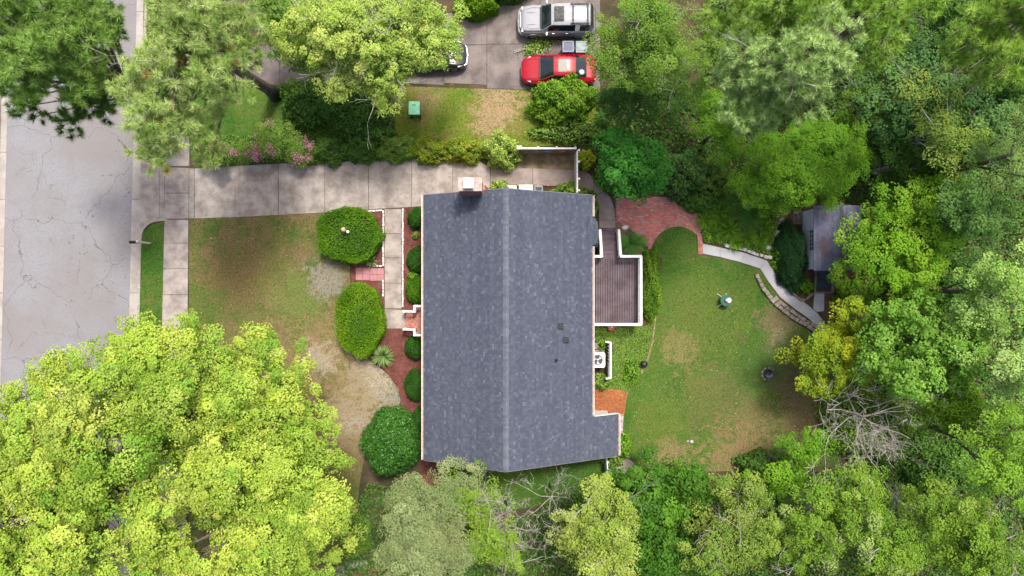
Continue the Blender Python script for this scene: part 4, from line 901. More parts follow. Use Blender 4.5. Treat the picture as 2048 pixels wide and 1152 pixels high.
def crown(lobes, spec, pal, rng, dens=1., jit=.12, up=.55, zmin=-.3):
    Lh, Wd, rc, nl, nc, flat = SPEC[spec]; Ps=[]; Ns=[]; Cs=[]; centers=[]
    for c, r in lobes:
        c = np.array(c); k = max(5,int(nc*dens*(r/1.15)**2))
        d = unit(rng.normal(size=(k*3,3))); d = d[d[:,2]>zmin][:k]; k=len(d)
        cl = c + d*np.array([r,r,r*.8])*np.where(rng.uniform(size=(k,1))<.75,rng.uniform(.8,1.08,(k,1)),rng.uniform(.25,.7,(k,1))); centers.append(cl)
        m = rng.integers(int(nl*.65),int(nl*1.3),k); idx = np.repeat(np.arange(k),m); n=len(idx)
        off = unit(rng.normal(size=(n,3))); off[:,2] = np.abs(off[:,2])*1.2-.2; off = off*rng.uniform(.35,1,(n,1))**.5; out = d[idx]
        th=rng.uniform(0,6.283,k)[idx]; e=np.column_stack([np.cos(th),np.sin(th),np.zeros(n)]); off = off + e*np.sum(off*e,1,keepdims=True)*.35
        rcs = rc*rng.uniform(.6,1.25,k)[idx][:,None]
        Ps.append(cl[idx]+off*rcs*np.array([1,1,flat]))
        Ns.append(unit(out*.35+np.array([0,0,up])+off*.5+rng.normal(size=(n,3))*.36))
        lb = palette(pal,1,rng)[0]*rng.uniform(.88,1.12); cc = (palette(pal,k,rng)*.5+lb*.5)*rng.uniform(.85,1.15,(k,1)); col = cc[idx]*.82+palette(pal,n,rng)*.18
        Cs.append(np.clip(col*rng.uniform(1-jit,1+jit,(n,1))*(1+rng.normal(size=(n,3))*.04),.004,.9))
    Ps=np.concatenate(Ps); Ns=np.concatenate(Ns); Cs=np.concatenate(Cs)
    dr = None
    if spec=='droop': dr = np.tile(np.array([0,0,-.9]),(len(Ps),1))
    V,Fa = leafq(Ps,Ns,Lh,Wd,rng,dr)
    return V,Fa,Cs,np.concatenate(centers)
def needles(lobes, pal, rng, dens=1., ln=.31, nn=84, wd=.028, zmin=-.45):
    Vs=[]; Cs=[]; centers=[]
    for c, r in lobes:
        c=np.array(c); k=max(6,int(44*dens*(r/1.15)**2)); d=unit(rng.normal(size=(k*3,3))); d=d[d[:,2]>zmin][:k]; k=len(d)
        cl=c+d*np.array([r,r,r*.7])*rng.uniform(.45,1.05,(k,1)); centers.append(cl)
        idx=np.repeat(np.arange(k),nn); n=len(idx)
        ax=unit(d*.6+np.array([0,0,.65])+rng.normal(size=(k,3))*.25)[idx]
        dirn=unit(ax*.55+unit(rng.normal(size=(n,3)))*.95); ll=ln*rng.uniform(.7,1.2,(n,1))*rng.uniform(.8,1.2,k)[idx][:,None]
        base=cl[idx]+ax*rng.uniform(-.14,.06,(n,1)); side=unit(np.cross(dirn,rng.normal(size=(n,3))))
        Vs.append(np.stack([base-side*wd/2,base+side*wd/2,base+dirn*ll],1).reshape(-1,3))
        cc=(palette(pal,k,rng)*rng.uniform(.85,1.15,(k,1)))[idx]; Cs.append(np.clip(cc*rng.uniform(.82,1.18,(n,1)),.004,.9))
    V=np.concatenate(Vs); C=np.concatenate(Cs)
    return V,np.arange(len(V)).reshape(-1,3),C,np.concatenate(centers)
def lobes_from(ells, ztop, zlow, lr, rng, dens=1.):
    out=[]; zc=(ztop+zlow)/2; k=(H-zc)/F
    for cx,cy,rx,ry in ells:
        C=P(cx,cy,zc); a,b=max(rx*k-lr*.85,.15),max(ry*k-lr*.85,.15)
        n=max(2,int(dens*math.pi*(a+.4*lr)*(b+.4*lr)/(lr*lr*1.0))); pts=[]
        for _ in range(n):
            best=None
            for _ in range(8):
                r_=math.sqrt(rng.uniform()); t=rng.uniform(0,6.283); q=(r_*math.cos(t),r_*math.sin(t))
                dm=min([((q[0]-p[0])*a)**2+((q[1]-p[1])*b)**2 for p in pts] or [9])
                if best is None or dm>best[0]: best=(dm,q)
            pts.append(best[1])
        for u,v in pts:
            d2=u*u+v*v; z=zlow+(ztop-zlow-lr*.5)*math.sqrt(max(0,1-.92*d2))+rng.uniform(-1.3,.55)*lr
            out.append(((C[0]+u*a,C[1]+v*b,z),lr*rng.uniform(.65,1.25)))
    return out
def branch(m, p, d, L, r, depth, rng, spread=.7, up=.1, seg=3, kids=(2,4), minr=.006, nside=4):
    pts=[np.array(p,float)]; rad=[r]; dd=np.array(d,float)
    for i in range(seg):
        dd=unit(dd+rng.normal(size=3)*.16+np.array([0,0,up])*.3); pts.append(pts[-1]+dd*L/seg); rad.append(max(minr,r*(1-.5*(i+1)/seg)))
    m.tube(pts,rad,nside,cap=False)
    if depth<=0: return
    for _ in range(rng.integers(kids[0],kids[1]+1)):
        i=rng.integers(1,seg+1); t=unit(dd+rng.normal(size=3)*spread); branch(m,pts[i],t,L*rng.uniform(.5,.75),max(minr,rad[i]*.6),depth-1,rng,spread,up,seg,kids,minr,3)
TREES=[0]
def tree(name, label, ells, ztop, zlow, spec, pal, lr=1.15, dens=1., ldens=1., trunk=None, tr=.2, twigs=0, twl=1.6, bark=None, cat='tree', group=None, mat=None, seed=None, tuft=None, part='crown', limbs=True, zmin=-.3, up=.55):
    TREES[0]+=1; rng=np.random.default_rng(seed if seed is not None else 100+TREES[0])
    lobes=lobes_from(ells,ztop,zlow,lr,rng,ldens)
    ctr=np.mean([c for c,_ in lobes],0); base=np.array(P(*trunk)) if trunk else np.array([ctr[0],ctr[1],0])
    root=thing(name,label,cat,tuple(base),group)
    if spec=='pine': V,Fa,C,cl=needles(lobes,pal,rng,dens,**(tuft or {}))
    else: V,Fa,C,cl=crown(lobes,spec,pal,rng,dens,up=up,zmin=zmin)
    npmesh(part,V,Fa,C,mat or (NEEDLE if spec=='pine' else LEAF),root)
    m=MB(); top=np.array([ctr[0],ctr[1],(zlow+(ztop-zlow)*.45)]) if not trunk else np.array([base[0]+(ctr[0]-base[0])*.35,base[1]+(ctr[1]-base[1])*.35,zlow+(ztop-zlow)*.5])
    ts=[base+(top-base)*t+np.array([math.sin(t*5+TREES[0])*.08,math.cos(t*4)*.08,0])*(t>0) for t in np.linspace(0,1,8)]
    ts[0][2]-=.1
    m.tube(ts,[tr*(1.35 if i==0 else 1.05-.6*i/7) for i in range(8)],9)
    if limbs:
        for c,r in lobes:
            c=np.array(c); s=ts[int(rng.integers(4,8))]; mid=(s+c)/2+np.array([0,0,-.25*rng.uniform()])
            m.tube([s,mid,c,c+(c-mid)*.25],[tr*.34,tr*.22,tr*.1,.012],5,cap=False)
    m.build('trunk',bark or BARK,root,smooth=True)
    if twigs:
        rng2=np.random.default_rng(999+TREES[0])
        for i in range(twigs):
            c,r=lobes[int(rng2.integers(len(lobes)))]; d=unit(rng2.normal(size=3)*np.array([1,1,.3])); st=np.array(c)+np.array([0,0,r*.62])+d*r*.2
            tw=MB(); branch(tw,st,unit(d+np.array([0,0,.25])),twl*rng2.uniform(.6,1.2),.022,2,rng2,.6,.05); tw.build('bare_branch',BARKG,root)
    return root
def shrub(name, label, px, py, rx, ry, h, spec, pal, dens=1., cat='shrub', group=None, mat=None, lum=.12, leaf=None, seed=0, squash=1., n=None, part='foliage', shell=.82):
    """clipped or mounded shrub: a lumpy half-ellipsoid of leaves right down to the ground"""
    rng=np.random.default_rng(seed+int(px*7+py)); z0=h*.45; c=np.array(P(px,py,z0)); k=(H-z0)/F; a,b=rx*k,ry*k; c[2]=0
    Lh,Wd=leaf or SPEC[spec][:2]; area=2*math.pi*((a*b)**.5)**2*.5+math.pi*(a+b)/2*h; n=n or int(area/(Lh*Wd*.5)*2.6*dens); n=min(n,42000)
    d=unit(rng.normal(size=(n,3))); d[:,2]=np.abs(d[:,2])*1.15-.15; d=unit(d)
    ph=rng.uniform(0,6.28,6); lump=1+lum*(np.sin(d[:,0]*5+ph[0])*np.sin(d[:,1]*5+ph[1])+.6*np.sin(d[:,0]*11+ph[2])*np.sin(d[:,2]*9+d[:,1]*10+ph[3]))
    dd=d.copy(); 
    if squash!=1: hz=np.hypot(d[:,0],d[:,1]); sc_h=np.minimum(1.,hz*1.45+.02)/np.maximum(hz,1e-3); dd[:,:2]*=sc_h[:,None]; dd[:,2]=np.minimum(1.,np.maximum(d[:,2],0)*1.5)**.8-.02
    rad=lump[:,None]*rng.uniform(shell,1.04,(n,1)); p=c+np.maximum(dd*rad,[-9,-9,.01])*np.array([a,b,h])
    p[:,2]=np.maximum(p[:,2],.03)
    nr=unit(d/np.array([a,b,h])*min(a,b,h)*.6+np.array([0,0,.35])+rng.normal(size=(n,3))*.45)
    blotch=.5+.5*np.sin(d[:,0]*4+ph[4])*np.cos(d[:,1]*4+ph[5]); pc=np.array([q for q,_ in pal]); i=np.clip((blotch*.6+rng.uniform(size=n)*.5)*len(pc),0,len(pc)-1).astype(int)
    C=np.clip(pc[i]*rng.uniform(.78,1.25,(n,1)),.004,.9); V,Fa=leafq(p,nr,Lh,Wd,rng)
    root=thing(name,label,cat,tuple(c),group); npmesh(part,V,Fa,C,mat or LEAF,root)
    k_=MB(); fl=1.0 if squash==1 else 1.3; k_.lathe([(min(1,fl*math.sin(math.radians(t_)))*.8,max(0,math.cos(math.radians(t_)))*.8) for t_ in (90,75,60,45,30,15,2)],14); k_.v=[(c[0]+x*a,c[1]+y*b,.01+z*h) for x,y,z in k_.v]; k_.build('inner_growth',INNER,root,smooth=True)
    m=MB()
    for q in range(4):
        t=rng.uniform(0,6.28); m.tube([c+np.array([.05*math.cos(t),.05*math.sin(t),-.03]),c+np.array([a*.3*math.cos(t),b*.3*math.sin(t),h*.45]),c+np.array([a*.55*math.cos(t),b*.55*math.sin(t),h*.75])],[.045,.03,.012],5,cap=False)
    m.build('stem',BARK,root); return root
def bladeplant(name, label, px, py, r, h, n, wd, pal, cat='plant', seed=0, group=None, fern=False, part='leaf_blades', arch=.6):
    rng=np.random.default_rng(seed+int(px*3+py)); c=np.array(P(px,py,h*.5)); c[2]=0; root=thing(name,label,cat,tuple(c),group); Vs=[];Fs=[];Cs=[];b0=0
    for i in range(n):
        t=rng.uniform(0,6.283); l=r/33*rng.uniform(.65,1.1); hh=h*rng.uniform(.6,1.1); pts=[]
        for s in np.linspace(0,1,6): pts.append(c+np.array([math.cos(t)*l*s,math.sin(t)*l*s,hh*(math.sin(s*2.2)*.95-arch*.25*s*s)+.03]))
        side=np.array([-math.sin(t),math.cos(t),0]); col=palette(pal,1,rng)[0]*rng.uniform(.8,1.2)
        if not fern:
            for j,s in enumerate(np.linspace(0,1,6)):
                q=wd*(.6+.8*s)*(1-s)**.5+.004; Vs+=[pts[j]-side*q/2,pts[j]+side*q/2]
            for j in range(5): Fs.append((b0+2*j,b0+2*j+1,b0+2*j+3,b0+2*j+2)); Cs.append(col)
            b0+=12
        else:
            dirn=np.array([math.cos(t),math.sin(t),0])
            for j in range(14):
                s=(j+1)/15; q=np.array([np.interp(s,np.linspace(0,1,6),[p[k] for p in pts]) for k in range(3)]); ll=l*.22*math.sin(math.pi*min(1,s*.9+.12))
                for sg in (-1,1):
                    tip=q+sg*side*ll+dirn*ll*.45-np.array([0,0,ll*.25]); Vs+=[q-dirn*wd,q+dirn*wd,tip+dirn*wd*.3,tip-dirn*wd*.3]; Fs.append((b0,b0+1,b0+2,b0+3)); Cs.append(col*rng.uniform(.85,1.15)); b0+=4
    if n<=14 and not fern:
        Va=np.array(Vs); Fa_=np.array(Fs); Ca=np.array(Cs)
        for i in range(n): npmesh('leaf',Va[i*12:(i+1)*12],Fa_[i*5:(i+1)*5]-i*12,Ca[i*5:(i+1)*5],LEAF,root)
        return root
    npmesh(part,np.array(Vs),np.array(Fs),np.array(Cs),LEAF,root,kind='stuff'); return root

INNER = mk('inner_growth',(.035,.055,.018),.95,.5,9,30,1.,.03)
# palettes (leaf base colours)
def pl(*c):
    def g(q): return (q[0]*1.0,q[1]*1.14,q[2]*.72) if q[1]>q[2]*1.3 and q[1]>=q[0]*.8 else tuple(q)
    return [(g(q[:3]),q[3] if len(q)>3 else 1) for q in c]
YEL = pl((.41,.44,.1,4),(.3,.38,.075,4),(.14,.26,.04,3.2),(.5,.48,.16,1.5))
LIME = pl((.36,.42,.12,4),(.24,.34,.08,3),(.46,.47,.19,2),(.1,.19,.04,1.5))
PINEG = pl((.42,.47,.24,3),(.3,.38,.16,3),(.5,.53,.34,2),(.45,.36,.12,.2))
PINE_SHADE = pl((.12,.2,.06,3),(.16,.26,.08,2),(.08,.15,.04,2))  # needle colours darkened to carry the shade on the hanging fronds
PALEP = pl((.38,.46,.27,3),(.45,.53,.34,3),(.25,.34,.16,2))
MID = pl((.12,.2,.045,3),(.17,.26,.06,3),(.23,.31,.085,2))
DEEP = pl((.055,.125,.03,3),(.085,.165,.04,3),(.12,.21,.055,1))
BLUEG = pl((.07,.145,.06,3),(.1,.18,.07,3),(.14,.23,.09,1))
BRIGHT = pl((.1,.22,.02,3),(.14,.27,.025,3),(.18,.3,.03,2))
EMER = pl((.04,.16,.03,3),(.06,.21,.04,3),(.1,.26,.05,1))
GREYG = pl((.24,.27,.16,3),(.3,.32,.22,3),(.16,.2,.11,2),(.27,.25,.17,.7))
OLIVE = pl((.2,.25,.06,3),(.15,.22,.05,3),(.28,.3,.1,2),(.1,.17,.04,2))
PALET = pl((.11,.2,.025,5),(.17,.25,.035,4),(.4,.42,.26,.8),(.28,.33,.1,1))
GOLD = pl((.36,.32,.02,2),(.24,.29,.02,4),(.16,.24,.025,4))
HEDGE = pl((.05,.12,.008,3),(.075,.165,.01,3),(.11,.2,.014,2))
HEDGEY = pl((.07,.155,.008,3),(.105,.205,.01,3),(.16,.25,.014,2))
BOX = pl((.03,.085,.015,3),(.045,.12,.02,3))
HOLLY = pl((.03,.1,.014,3),(.042,.13,.02,3),(.065,.165,.03,1))
PINKF = pl((.62,.2,.38,2),(.7,.33,.45,1))
SAGE = pl((.14,.22,.09,3),(.2,.27,.13,3),(.26,.32,.18,1.5))
PALEBR = pl((.19,.31,.08,3),(.26,.37,.12,3),(.36,.43,.22,2))
YG = pl((.26,.28,.03,3),(.18,.24,.03,3),(.34,.33,.07,2))

# --- lower left maples
tree('maple_tree','huge yellow green maple filling the lower left corner',[(165,880,185,180),(40,1000,170,190),(230,1075,170,130),(60,1130,150,90)],13.5,8.,'maple',YEL,1.15,1.2,.95,tr=.32,seed=11)
tree('maple_tree','yellow green maple reaching from sidewalk towards the front hedge',[(370,775,185,155),(250,745,95,85),(520,810,120,120),(470,930,150,120)],12.5,6.5,'maple',YEL,1.1,1.2,.95,tr=.3,seed=12)
tree('maple_tree','yellow green maple between front lawn and bottom edge',[(600,930,130,125),(560,1060,140,120),(410,1090,120,110),(650,990,95,70)],11.5,5.5,'maple',YEL,1.05,1.2,.9,tr=.28,seed=13)
shrub('small_shrub','dark yellow green shrub between maple and grey green tree',708,1075,30,42,2.2,'small',MID)
# --- top left pines
tree('pine_tree','tall bright pine with leaning dark trunk above the driveway mouth',[(400,60,125,115),(330,170,110,110),(440,180,70,60),(330,265,100,75),(470,90,50,60)],15.5,10.5,'pine',PINEG,.95,1.1,1.2,trunk=(553,190),tr=.34,limbs=True,seed=21,twigs=3)
tree('pine_tree','bushy green pine in the upper left corner',[(70,60,115,110),(95,130,85,80),(30,150,60,80),(150,40,80,70)],16,11,'pine',pl((.27,.37,.14,3),(.33,.43,.19,2),(.19,.29,.09,2)),.95,1.25,1.3,tr=.3,seed=22)
tree('pine_tree','pine fronds coloured dark for shade hanging over the street',[(165,120,55,110),(190,180,55,70),(60,205,55,45),(160,235,30,45),(215,40,45,70)],10.5,7.5,'pine',PINE_SHADE,.75,1.1,1.1,tr=.22,seed=23)
# --- top centre
tree('sweetgum_tree','drooping lime green tree with pale twigs over black car',[(720,90,130,110),(830,50,100,70),(650,60,100,80),(760,160,60,55),(870,95,60,45)],9.5,5.5,'droop',LIME,.95,1.0,1.2,tr=.22,seed=31,twigs=22,twl=1.3,bark=BARKG)
tree('dark_tree','dark green tree in shade between pine and lime tree',[(565,40,70,70),(600,110,60,60)],6.5,3.5,'broad',MID,.9,1.,1.1,seed=32,tr=.15)
shrub('understory_shrub','dark green shrub beside the leaning pine trunk',610,205,55,48,2.0,'broad',DEEP,1.1)
shrub('understory_shrub','dark shrub left of the green bin',700,215,75,50,2.2,'broad',DEEP,1.1)
shrub('understory_shrub','dark green low shrub over the driveway hedge gap',735,265,50,22,1.2,'broad',DEEP,1.)
shrub('bush','yellow green bush at the top edge beside the pad',950,8,46,24,2.0,'small',HEDGEY)
shrub('bush','dark green bush above the silver vehicle roof',1000,-20,60,20,2.,'small',DEEP)
# --- crape myrtles with pink flowers
def myrtle(label, px, py, r, h, seed):
    rng=np.random.default_rng(seed); root=tree('crape_myrtle',label,[(px,py,r,r*.75)],h,h*.45,'small',MID,.5,.8,1.1,tr=.06,seed=seed,bark=BARKG)
    c=np.array(P(px,py,h)); k=(H-h)/F*r; n=rng.integers(7,11)
    for i in range(n):
        t=rng.uniform(0,6.28); q=c+np.array([k*math.cos(t)*rng.uniform(.2,1),k*.75*math.sin(t)*rng.uniform(.2,1),rng.uniform(-.5,.1)]); m=int(rng.integers(30,70))
        p=q+rng.normal(size=(m,3))*np.array([.13,.13,.13]); V,Fa=leafq(p,unit(rng.normal(size=(m,3))+np.array([0,0,1.])),.075,.06,rng); npmesh('flower_cluster',V,Fa,palette(PINKF,m,rng)*rng.uniform(.8,1.2,(m,1)),LEAF,root,kind='stuff')
myrtle('pink flowering crape myrtle at the driveway mouth',425,305,40,2.2,41)
myrtle('pink flowering crape myrtle left of the dark hedge',545,275,46,2.4,42)
myrtle('small pink flowering crape myrtle between two larger ones',500,300,30,1.8,43)
myrtle('pink flowering crape myrtle against the dark driveway hedge',595,300,34,1.9,44)
# --- hedge along driveway
for i,(px,py,rx,ry,h,pal_,lab) in enumerate(((660,300,38,28,1.3,DEEP,'dark hedge shrub at the left end of driveway hedge'),(725,298,42,26,1.4,DEEP,'dark hedge shrub in the middle of driveway hedge'),(790,296,40,26,1.4,MID,'mid green hedge shrub left of the yellow hedge'),
   (860,302,42,26,1.3,YG,'yellow green hedge shrub above the driveway'),(925,300,42,26,1.4,YG,'yellow hedge shrub right before the round bush'),(1003,300,38,36,2.,LIME,'round lime bush against the white fence corner'))):
    shrub('hedge_shrub',lab,px,py,rx,ry,h,'small',pal_,1.1,lum=.2,group='driveway hedge')
shrub('hedge_shrub','low mid green ground shrub at the driveway top edge',620,318,40,12,.5,'small',MID,1.,lum=.2)
# --- shrubs by neighbour and fence
shrub('round_shrub','large rounded green shrub covering the red car flank',1125,199,66,50,2.3,'lush',pl((.1,.2,.025),(.14,.25,.03),(.19,.28,.04)),1.2,lum=.16)
shrub('small_shrub','bright lime shrub behind the white gate post',1173,318,19,20,1.5,'small',pl((.3,.34,.03),(.36,.37,.05)),1.2,lum=.15)
shrub('small_shrub','small yellow green shrub beside the chimney shoulder',998,373,18,14,.8,'small',LIME,1.,lum=.2)
shrub('small_shrub','leafy green shrub inside gate at the gable',1133,380,27,16,1.,'lush',MID,.9,lum=.25)
shrub('small_shrub','yellow tinged shrub outside the gate at roof corner',1168,386,22,10,.7,'small',MID,.9,lum=.25)
shrub('small_shrub','narrow green shrub beside the upper right roof corner',1188,412,8,22,.9,'small',MID,.9,lum=.2)
tree('chinaberry_tree','lush emerald green tree overhanging the brick patio',[(1265,325,72,66),(1235,300,45,45),(1300,350,40,45)],5.5,3.,'lush',EMER,.62,1.15,1.3,tr=.12,seed=51)
shrub('understory_shrub','dark leafy shrub at left foot of the emerald tree',1222,345,32,34,2.,'lush',DEEP,1.)
shrub('understory_shrub','dark rounded shrub right of the emerald tree',1370,345,52,46,2.4,'lush',BLUEG,1.1,lum=.2)
shrub('understory_shrub','yellow flecked shrub between emerald tree and round tree',1430,350,36,40,2.2,'lush',MID,1.,lum=.25)
shrub('understory_shrub','dark shrub above the patio corner',1400,400,40,26,1.2,'lush',DEEP,1.)
shrub('small_shrub','tiny bright lime shrub at the patio corner',1394,394,9,8,.8,'small',BRIGHT,1.)
shrub('understory_shrub','shadowed green shrub below the large round shrub',1140,262,80,24,.8,'lush',MID,.8,lum=.25)
bladeplant('banana_plant','broad leaved banana plant at the neighbouring lawn edge',1215,262,44,1.6,12,.22,DEEP)
# --- upper right wood
tree('tall_tree','tall mid green tree with grey twigs right of silver vehicle',[(1290,70,110,100),(1330,140,85,70),(1235,100,55,60),(1300,20,100,50)],12,7,'small',pl((.12,.2,.04,3),(.16,.25,.05,3),(.2,.29,.06,2)),1.1,1.,1.1,tr=.22,seed=61,twl=1.2,twigs=14,bark=BARKG)
tree('understory_tree','dark green lower tree beneath the tall twiggy tree',[(1300,200,95,55),(1370,170,40,50),(1230,190,45,40)],6.5,3.5,'small',pl((.06,.12,.035,3),(.08,.15,.04,3)),.9,1.,1.1,tr=.14,seed=62)
tree('white_pine','pale blue green pine towering over the upper wood',[(1570,140,120,85),(1480,130,70,70),(1600,200,70,55),(1500,210,60,45),(1640,110,60,60)],17,11.5,'pine',PALEP,.95,1.3,1.4,trunk=(1570,150),tr=.28,seed=63,twigs=3,twl=1.2,tuft=dict(ln=.24,nn=90,wd=.028))
tree('loblolly_pine','bright lime pine clumps along the top edge',[(1480,25,70,45),(1620,25,75,40),(1730,10,80,50),(1770,75,45,55),(1560,-20,120,40)],17,12.5,'pine',pl((.3,.41,.11,3),(.22,.34,.08,3),(.37,.45,.17,1)),.8,1.3,1.3,trunk=(1660,25),tr=.28,seed=64,twigs=2,twl=1.2)
tree('loblolly_pine','single lime pine clump left of the corner pine',[(1835,22,42,34)],16,13.5,'pine',pl((.3,.41,.11,3),(.22,.34,.08,3),(.37,.45,.17,1)),.7,1.05,1.3,trunk=(1830,20),tr=.18,seed=65)
tree('loblolly_pine','lime green pine arm in the top right corner',[(1995,40,70,60),(1965,110,45,55),(2050,20,60,80),(1975,145,30,25)],18,14,'pine',pl((.3,.4,.11,3),(.23,.34,.08,3),(.37,.45,.17,1)),.75,1.35,1.35,trunk=(2010,40),tr=.28,seed=66)
tree('round_tree','dense round bright green tree above the shed',[(1625,325,125,92),(1560,360,80,60),(1660,290,85,65)],6.5,2.8,'small',BRIGHT,.85,1.35,1.35,tr=.18,seed=67,zmin=-.1,up=.7)
tree('round_tree','smaller bright green tree left of the round one',[(1450,255,55,50),(1480,300,45,30),(1425,200,30,40)],5.5,2.8,'small',BRIGHT,.7,1.2,1.2,tr=.12,seed=68,up=.7)
for i,(ell,zt,zl,sp_,pa,lab) in enumerate((
  ([(1800,200,90,80),(1850,120,70,60)],7.5,4,'broad',BLUEG,'dark blue green broadleaf tree between the pines'),
  ([(1930,260,90,80),(1960,200,70,50)],8,4.5,'broad',BLUEG,'dark broadleaf tree below the corner pine'),
  ([(1800,300,90,70),(1860,350,80,60)],5.5,2.8,'oak',DEEP,'very dark low tree right of the round tree'),
  ([(1850,200,70,50),(1900,300,60,80)],9,6,'oak',OLIVE,'yellow flecked tree among the dark upper right trees'),
  ([(1760,160,60,60),(1740,215,40,40)],7,4,'small',MID,'mid green tree against the pale pine'),
  ([(1690,60,80,50),(1790,30,50,40)],8,5,'broad',DEEP,'deep green tree under the lime pine clumps'),
  ([(1900,50,80,60),(1880,110,60,50)],7,4,'broad',DEEP,'deep green tree left of the corner pine'),
  ([(2030,150,60,70)],9,5,'broad',DEEP,'deep green tree at right edge below the corner pine'),
  ([(1430,90,60,60),(1440,20,50,50)],9,5.5,'small',MID,'mid green tree between twiggy tree and pale pine'))):
    tree('wood_tree',lab,ell,zt,zl,sp_,pa,1.0,1.,1.15,tr=.16,seed=70+i,twigs=4 if i in (0,3,5,7) else 0,bark=BARKG,group='upper right wood')
tree('pale_tree','pale sage green tree at the right edge',[(2025,270,55,70),(2040,350,50,60)],12,8,'fine',pl((.17,.25,.09,3),(.22,.3,.13,2),(.1,.17,.05,2)),1.,1.,1.2,tr=.2,seed=81)
tree('wood_tree','blue green oak below the pale right edge tree',[(1960,430,80,80),(1900,400,60,60)],10,6,'oak',pl((.07,.14,.045,3),(.1,.18,.06,3),(.14,.22,.08,1)),1.05,1.,1.15,tr=.2,seed=82)
tree('bright_tree','bright green tree overhanging the shed roof',[(1830,460,105,100),(1760,500,80,75),(1800,560,90,60),(1880,400,50,60)],7.5,4,'maple',pl((.12,.24,.02,3),(.16,.29,.025,3),(.22,.32,.035,2)),1.,1.05,1.2,tr=.2,seed=83)
tree('wood_tree','light green maple halfway down the right edge',[(2000,540,75,70),(2010,620,70,70)],12,7.5,'maple',PALEBR,1.1,1.,1.1,tr=.22,seed=84)
tree('wood_tree','dark gap filling tree right of the bright shed tree',[(1920,560,60,70),(1900,640,60,50)],5.5,3,'broad',DEEP,.9,1.,1.1,tr=.14,seed=85)
tree('wood_tree','green leafy tree behind the golden edged tree',[(1800,640,80,60),(1870,700,90,80),(1790,740,90,70)],9,5,'broad',pl((.1,.2,.03,3),(.15,.27,.045,3),(.2,.32,.08,1)),1.05,1.,1.15,tr=.2,seed=86)
tree('wood_tree','light green tree on right edge above the dead tree level',[(2000,730,80,80),(1950,690,60,60)],11.5,7.5,'maple',PALEBR,1.1,1.,1.1,tr=.22,seed=87)
tree('wood_tree','leafy green tree between dead tree and right edge',[(1900,810,80,70),(1850,760,60,50)],7.5,4,'maple',pl((.12,.22,.025,3),(.17,.27,.03,2),(.08,.15,.02,2)),1.05,1.,1.1,tr=.18,seed=88)
tree('wood_tree','bright green tree on right edge beside the dead tree',[(2010,870,80,80),(1990,950,75,60)],11,7,'maple',pl((.16,.27,.035,3),(.2,.31,.05,3),(.11,.2,.03,2)),1.1,1.,1.1,tr=.22,seed=89)
tree('golden_tree','golden edged tree at the end of the garden path',[(1690,715,85,70),(1632,700,50,48),(1700,632,42,42),(1640,770,48,38)],6.,3.2,'maple',GOLD,.85,.95,1.1,tr=.14,seed=90)
# --- dead bare tree
def bare(label, px, py, r, h, n, seed, name='dead_tree', tr=.14, depth=3, up=.12):
    rng=np.random.default_rng(seed); b=np.array(P(px,py,h*.75)); b[2]=0; root=thing(name,label,'tree',tuple(b)); m=MB()
    m.tube([b,b+np.array([.1,0,h*.35]),b+np.array([0,.1,h*.62])],[tr,tr*.8,tr*.6],7); k=m.build('trunk',BARKG,root,smooth=True)
    for i in range(n):
        t=6.283*i/n+rng.uniform(-.3,.3); l=r/F*(H-h)*rng.uniform(.6,.95); mm=MB()
        branch(mm,b+np.array([0,.05,h*rng.uniform(.5,.62)]),unit(np.array([math.cos(t),math.sin(t),rng.uniform(.1,.45)])),l,tr*.34,depth,rng,.62,up,5,(2,4),.008)
        mm.build('limb',BARKG,root)
bare('bare grey dead tree above the pale tipped trees',1750,845,150,8,9,5,tr=.1,depth=4)
bare('bare grey branches below the lower house gable',1105,1005,70,5,7,6,tr=.07)
bare('tangled grey bare treetop left of the yellow tree',1010,1075,75,9,7,8,tr=.06,depth=4)
bare('small bare twigs in the thinning treetop near gable corner',945,965,45,7,6,9,tr=.05)
# --- bottom
tree('willow_oak','grey green fine leaved tree at the bottom beside maple',[(840,1050,95,100),(860,1120,110,70),(800,1010,60,50),(900,990,50,50)],10,5.5,'fine',GREYG,1.05,1.1,1.25,tr=.2,seed=91)
tree('thinning_tree','thinning lime green tree below the house gable',[(930,975,65,50),(960,1050,65,80),(1010,1110,60,50)],8,4.5,'small',pl((.16,.25,.03,3),(.21,.29,.045,3),(.27,.33,.09,1)),.85,.75,1.,tr=.14,seed=92,twigs=14,bark=BARKG)
tree('yellow_tree','open yellow green tree at bottom centre',[(1195,1060,85,85),(1195,970,45,45),(1200,1120,80,60)],8.5,5,'maple',pl((.29,.33,.09,3),(.22,.28,.06,3),(.37,.38,.16,1.5)),.75,.9,1.05,tr=.14,seed=93,bark=BARKG,twigs=5)
tree('dense_shrub_tree','dense deep green broadleaf tree below the back lawn',[(1330,1000,100,75),(1270,965,50,35),(1390,960,55,40),(1320,1090,90,80)],5.5,2.6,'broad',pl((.05,.125,.018,3),(.075,.17,.022,3),(.13,.25,.03,.8)),.85,1.15,1.3,tr=.16,seed=94)
tree('olive_tree','olive yellow tree at the bottom right of centre',[(1470,1060,95,95),(1480,970,60,50),(1420,1100,60,60)],8,4.5,'maple',OLIVE,.95,1.,1.1,tr=.16,seed=95,twigs=4,bark=BARKG)
shrub('understory_shrub','dark shrub at the lower edge of the back lawn',1540,930,60,24,2.2,'broad',DEEP,1.)
tree('wood_tree','green tree below the dead tree near the lawn corner',[(1620,900,60,40),(1560,960,70,50)],5.5,3,'maple',BRIGHT,.85,.95,1.1,tr=.14,seed=96)
tree('silver_tree','green tree with pale whitish leaf tips at bottom right',[(1690,1010,110,85),(1620,1080,100,80),(1760,1090,110,80)],9.5,5.5,'maple',PALET,1.05,1.,1.15,tr=.2,seed=97,bark=BARKG,twigs=6)
